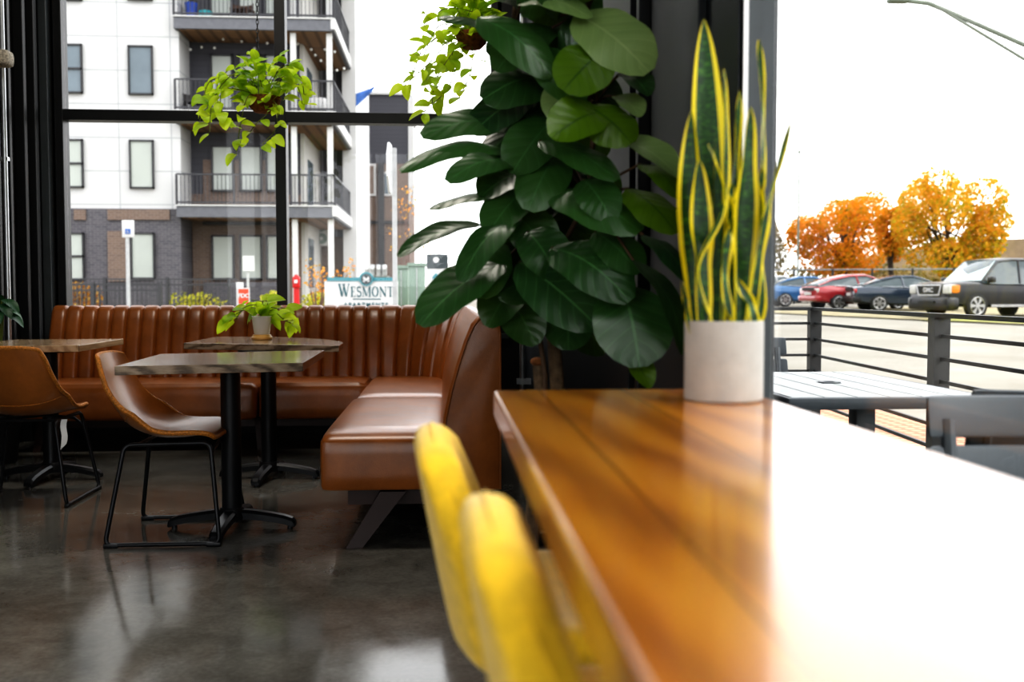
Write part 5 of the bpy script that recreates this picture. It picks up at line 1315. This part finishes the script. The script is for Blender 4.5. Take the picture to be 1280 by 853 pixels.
for k in range(4):
    l, h = XZ(456+k*7.3, 346, 25.5), XZ(461.5+k*7.3, 331, 25.5); b = MB(); b.box((l[0], 25.4, l[1]), (h[0], 25.6, h[1]), bev=.02); mm = obj('meter_box', b, M['signgrey'], t, w=True)
    b = MB(); p = atY(458.7+k*7.3, 335, 25.38); b.cyl(p, p+Vector((0, -.08, 0)), .05, seg=12); obj('dial', b, M['signwhite'], mm, w=True)
b = MB(); b.box((-.35, 0, 0), (.35, .1, atY(470, 345, 25.5).z-g.z)); obj('stand', b, M['signgrey'], t, False)
# two-tone board at the right
g = gnd(547, 20); t = thing('leasing_board', 'white board sign with dark top, half behind the fig leaves', 'sign', g)
l, h = XZ(533.5, 383, 20), XZ(560, 318, 20); zm = XZ(545, 336, 20)[1]
b = MB(); b.box((l[0], 20, g.z), (h[0], 20.08, zm)); obj('white_panel', b, M['signwhite'], t, False, w=True)
b = MB(); b.box((l[0], 19.99, zm), (h[0], 20.09, h[1])); tp_ = obj('dark_header', b, M['darkdisc'], t, False, w=True)
p = atY(545, 325, 19.98); b = MB(); b.cyl(p, p+Vector((0, -.01, 0)), .06, seg=16); obj('white_dot', b, M['signwhite'], tp_, w=True)
b = MB(); p = atY(545, 347, 19.98); b.prism([p+Vector((-.08, 0, 0)), p+Vector((0, 0, -.08)), p+Vector((.08, 0, 0)), p+Vector((0, 0, .09))], (0, -.01, 0)); obj('teal_arrow', b, M['teal_sign'], t, False, w=True)
# fences
def picket(label, xa, xb, ytop, Y, posts, group='black picket fences by the brick wall'):
    a, c = atY(xa, ytop, Y), atY(xb, ytop, Y); g = gnd((xa+xb)/2, Y); t = thing('picket_fence', label, 'fence', g, 0, group)
    b = MB(); zt = a.z
    for z in (zt, zt-.16): b.box((a.x, Y-.015, z-.02), (c.x, Y+.015, z+.02))
    b.box((a.x, Y-.015, g.z+.12), (c.x, Y+.015, g.z+.16)); obj('fence_rails', b, M['blackrail'], t, False, w=True)
    b = MB(); n = int((c.x-a.x)/.115)
    for i in range(n+1): x = a.x+(c.x-a.x)*i/n; b.box((x-.009, Y-.009, g.z), (x+.009, Y+.009, zt))
    o = obj('pickets', b, M['blackrail'], t, False, w=True); o['kind'] = 'stuff'
    for px in posts: q = atY(px, ytop-2, Y); b = MB(); b.box((q.x-.04, Y-.04, g.z), (q.x+.04, Y+.04, q.z)); obj('fence_post', b, M['blackrail'], t, False, w=True)
picket('longer black picket fence running along the brick wall', 60, 296, 349, 29, (131, 209, 286))
picket('shorter black picket fence in front, with its post beside the parking sign', 60, 201, 355.5, 26.5, (116, 200))
# shrubs
def shrub(label, px, yt, Y, hw, m, seed, n=900, name='shrub', group='low shrubs along the building'):
    g = gnd(px, Y); h = atY(px, yt, Y).z-g.z; w = hw/F*Y
    t = thing(name, label, 'shrub', g, 0, group); rnd = random.Random(seed); b = MB(); b.ball((0, 0, .05), .12, (1, 1, .8), 8); 
    for k in range(7): b.tube([(0, 0, 0), (rnd.uniform(-.6, .6)*w, rnd.uniform(-.3, .3), h*.8)], .012, 4)
    obj('twigs', b, M['treebark'], t)
    b = MB(); blob_foliage(b, [(Vector((rnd.uniform(-.6, .6)*w, rnd.uniform(-.3, .3), h*rnd.uniform(.4, .62))), (w*.45, .4, h*.4)) for k in range(7)]+[(Vector((0, 0, h*.5)), (w*.8, .5, h*.46))], n, .055, seed); obj('foliage', b, m, t)
shrub('yellow-green shrub behind the longer fence, left of the red sign', 250, 364, 30, 36, M['shrubyel'], 1)
shrub('yellow-green shrub just left of the centre mullion', 345, 362, 28, 20, M['shrubyel'], 2)
shrub('yellow-green shrub between the red standpipe and the apartment sign', 393, 363, 29, 26, M['shrubyel'], 3)
shrub('rust and gold shrub behind the fence at the left window edge', 100, 350, 31, 26, M['rust'], 4)
strip(gnd(60, 25), gnd(600, 23), 6, M['grass'], 'lawn_strip', h=.05)
def bare(label, px, yt, Y, hw, seed, leaves=0, group='bare twiggy shrubs and saplings'):
    g = gnd(px, Y); h = atY(px, yt, Y).z-g.z; w = hw/F*Y; rnd = random.Random(seed)
    t = thing('bare_shrub', label, 'shrub', g, 0, group); b = MB(); tips = []
    for k in range(11):
        e = Vector((rnd.uniform(-w, w), rnd.uniform(-.3, .3), h*rnd.uniform(.6, 1))); m1 = e*.5+Vector((rnd.uniform(-.1, .1), 0, .05)); b.tube([(0, 0, 0), m1, e], [.02, .012, .004], 5); tips.append(e)
        for q in range(3):
            f = rnd.uniform(.4, .9); s = m1.lerp(e, f); s2 = s+Vector((rnd.uniform(-.35, .35)*w, rnd.uniform(-.1, .1), h*rnd.uniform(.02, .18))); b.tube([s, s2], .004, 4); tips.append(s2)
    obj('twigs', b, M['twig'], t)
    b = MB(); b.leafy = True
    for p in tips:
        for q in range(leaves):
            c = p+Vector((rnd.gauss(0, .06), rnd.gauss(0, .06), rnd.gauss(0, .06))); a = Vector((rnd.gauss(0, 1), rnd.gauss(0, 1), rnd.gauss(0, 1))).normalized()*.035; d = a.orthogonal(); b.quad(c+a, c+d, c-a, c-d)
    if leaves: obj('last_leaves', b, M['orange'], t)
    else: b.bm.free()
M['twig'] = plain('reddish_twigs', (.25, .15, .13), .8)
bare('bare reddish shrub in front of the porch, left of the apartment sign', 397, 332, 25.5, 11, 31, 2)
bare('bare reddish shrub just behind the top of the apartment sign', 434, 333, 26.5, 13, 32, 2)
bare('thin sapling with a few orange leaves behind the tall road sign', 512, 225, 30, 30, 33, 2)
bare('leafless sapling seen between the fig leaves and the road sign', 548, 290, 32, 26, 34, 1)

# ------------------------------------------------------------------ light
w = bpy.data.worlds.new('overcast_sky'); scn.world = w; w.use_nodes = True; nt = w.node_tree; bg = nt.nodes['Background']
tc = nt.nodes.new('ShaderNodeTexCoord'); mp = nt.nodes.new('ShaderNodeMapping'); mp.inputs['Scale'].default_value = (1, 1, 3)
ns = nt.nodes.new('ShaderNodeTexNoise'); ns.inputs['Scale'].default_value = 1.6; ns.inputs['Detail'].default_value = 4
rp_ = nt.nodes.new('ShaderNodeValToRGB'); rp_.color_ramp.elements[0].position = .3; rp_.color_ramp.elements[0].color = (.86, .89, .93, 1); rp_.color_ramp.elements[1].position = .7; rp_.color_ramp.elements[1].color = (1, 1, 1, 1)
nt.links.new(tc.outputs['Generated'], mp.inputs[0]); nt.links.new(mp.outputs[0], ns.inputs['Vector']); nt.links.new(ns.outputs[0], rp_.inputs[0]); nt.links.new(rp_.outputs[0], bg.inputs[0]); bg.inputs[1].default_value = 2.6
sun = bpy.data.lights.new('veiled_sun', 'SUN'); sun.energy = 1.0; sun.angle = R(40); sun.color = (1, .97, .92); so = bpy.data.objects.new('veiled_sun', sun); C.objects.link(so); so.rotation_euler = (R(48), 0, R(55))
# unseen area lights under the ceiling, added as fill for the room
for i, (x, y) in enumerate(((-1.9, 4.9), (-.5, 4.9))):
    L = bpy.data.lights.new('ceiling_fill', 'AREA'); L.shape = 'RECTANGLE'; L.size = 1.2; L.size_y = .5; L.energy = 38; L.color = (1, .93, .84)
    lo = bpy.data.objects.new('ceiling_fill', L); C.objects.link(lo); lo.location = (x, y, ZC-.02)
vs_ = scn.view_settings; vs_.view_transform = 'Standard'; vs_.look = 'High Contrast'; vs_.exposure = 0.0; vs_.gamma = 1.0
scn.cycles.use_denoising = True
scn.cycles.max_bounces = 10; scn.cycles.transparent_max_bounces = 24; scn.cycles.caustics_reflective = False; scn.cycles.caustics_refractive = False; scn.cycles.sample_clamp_indirect = 6
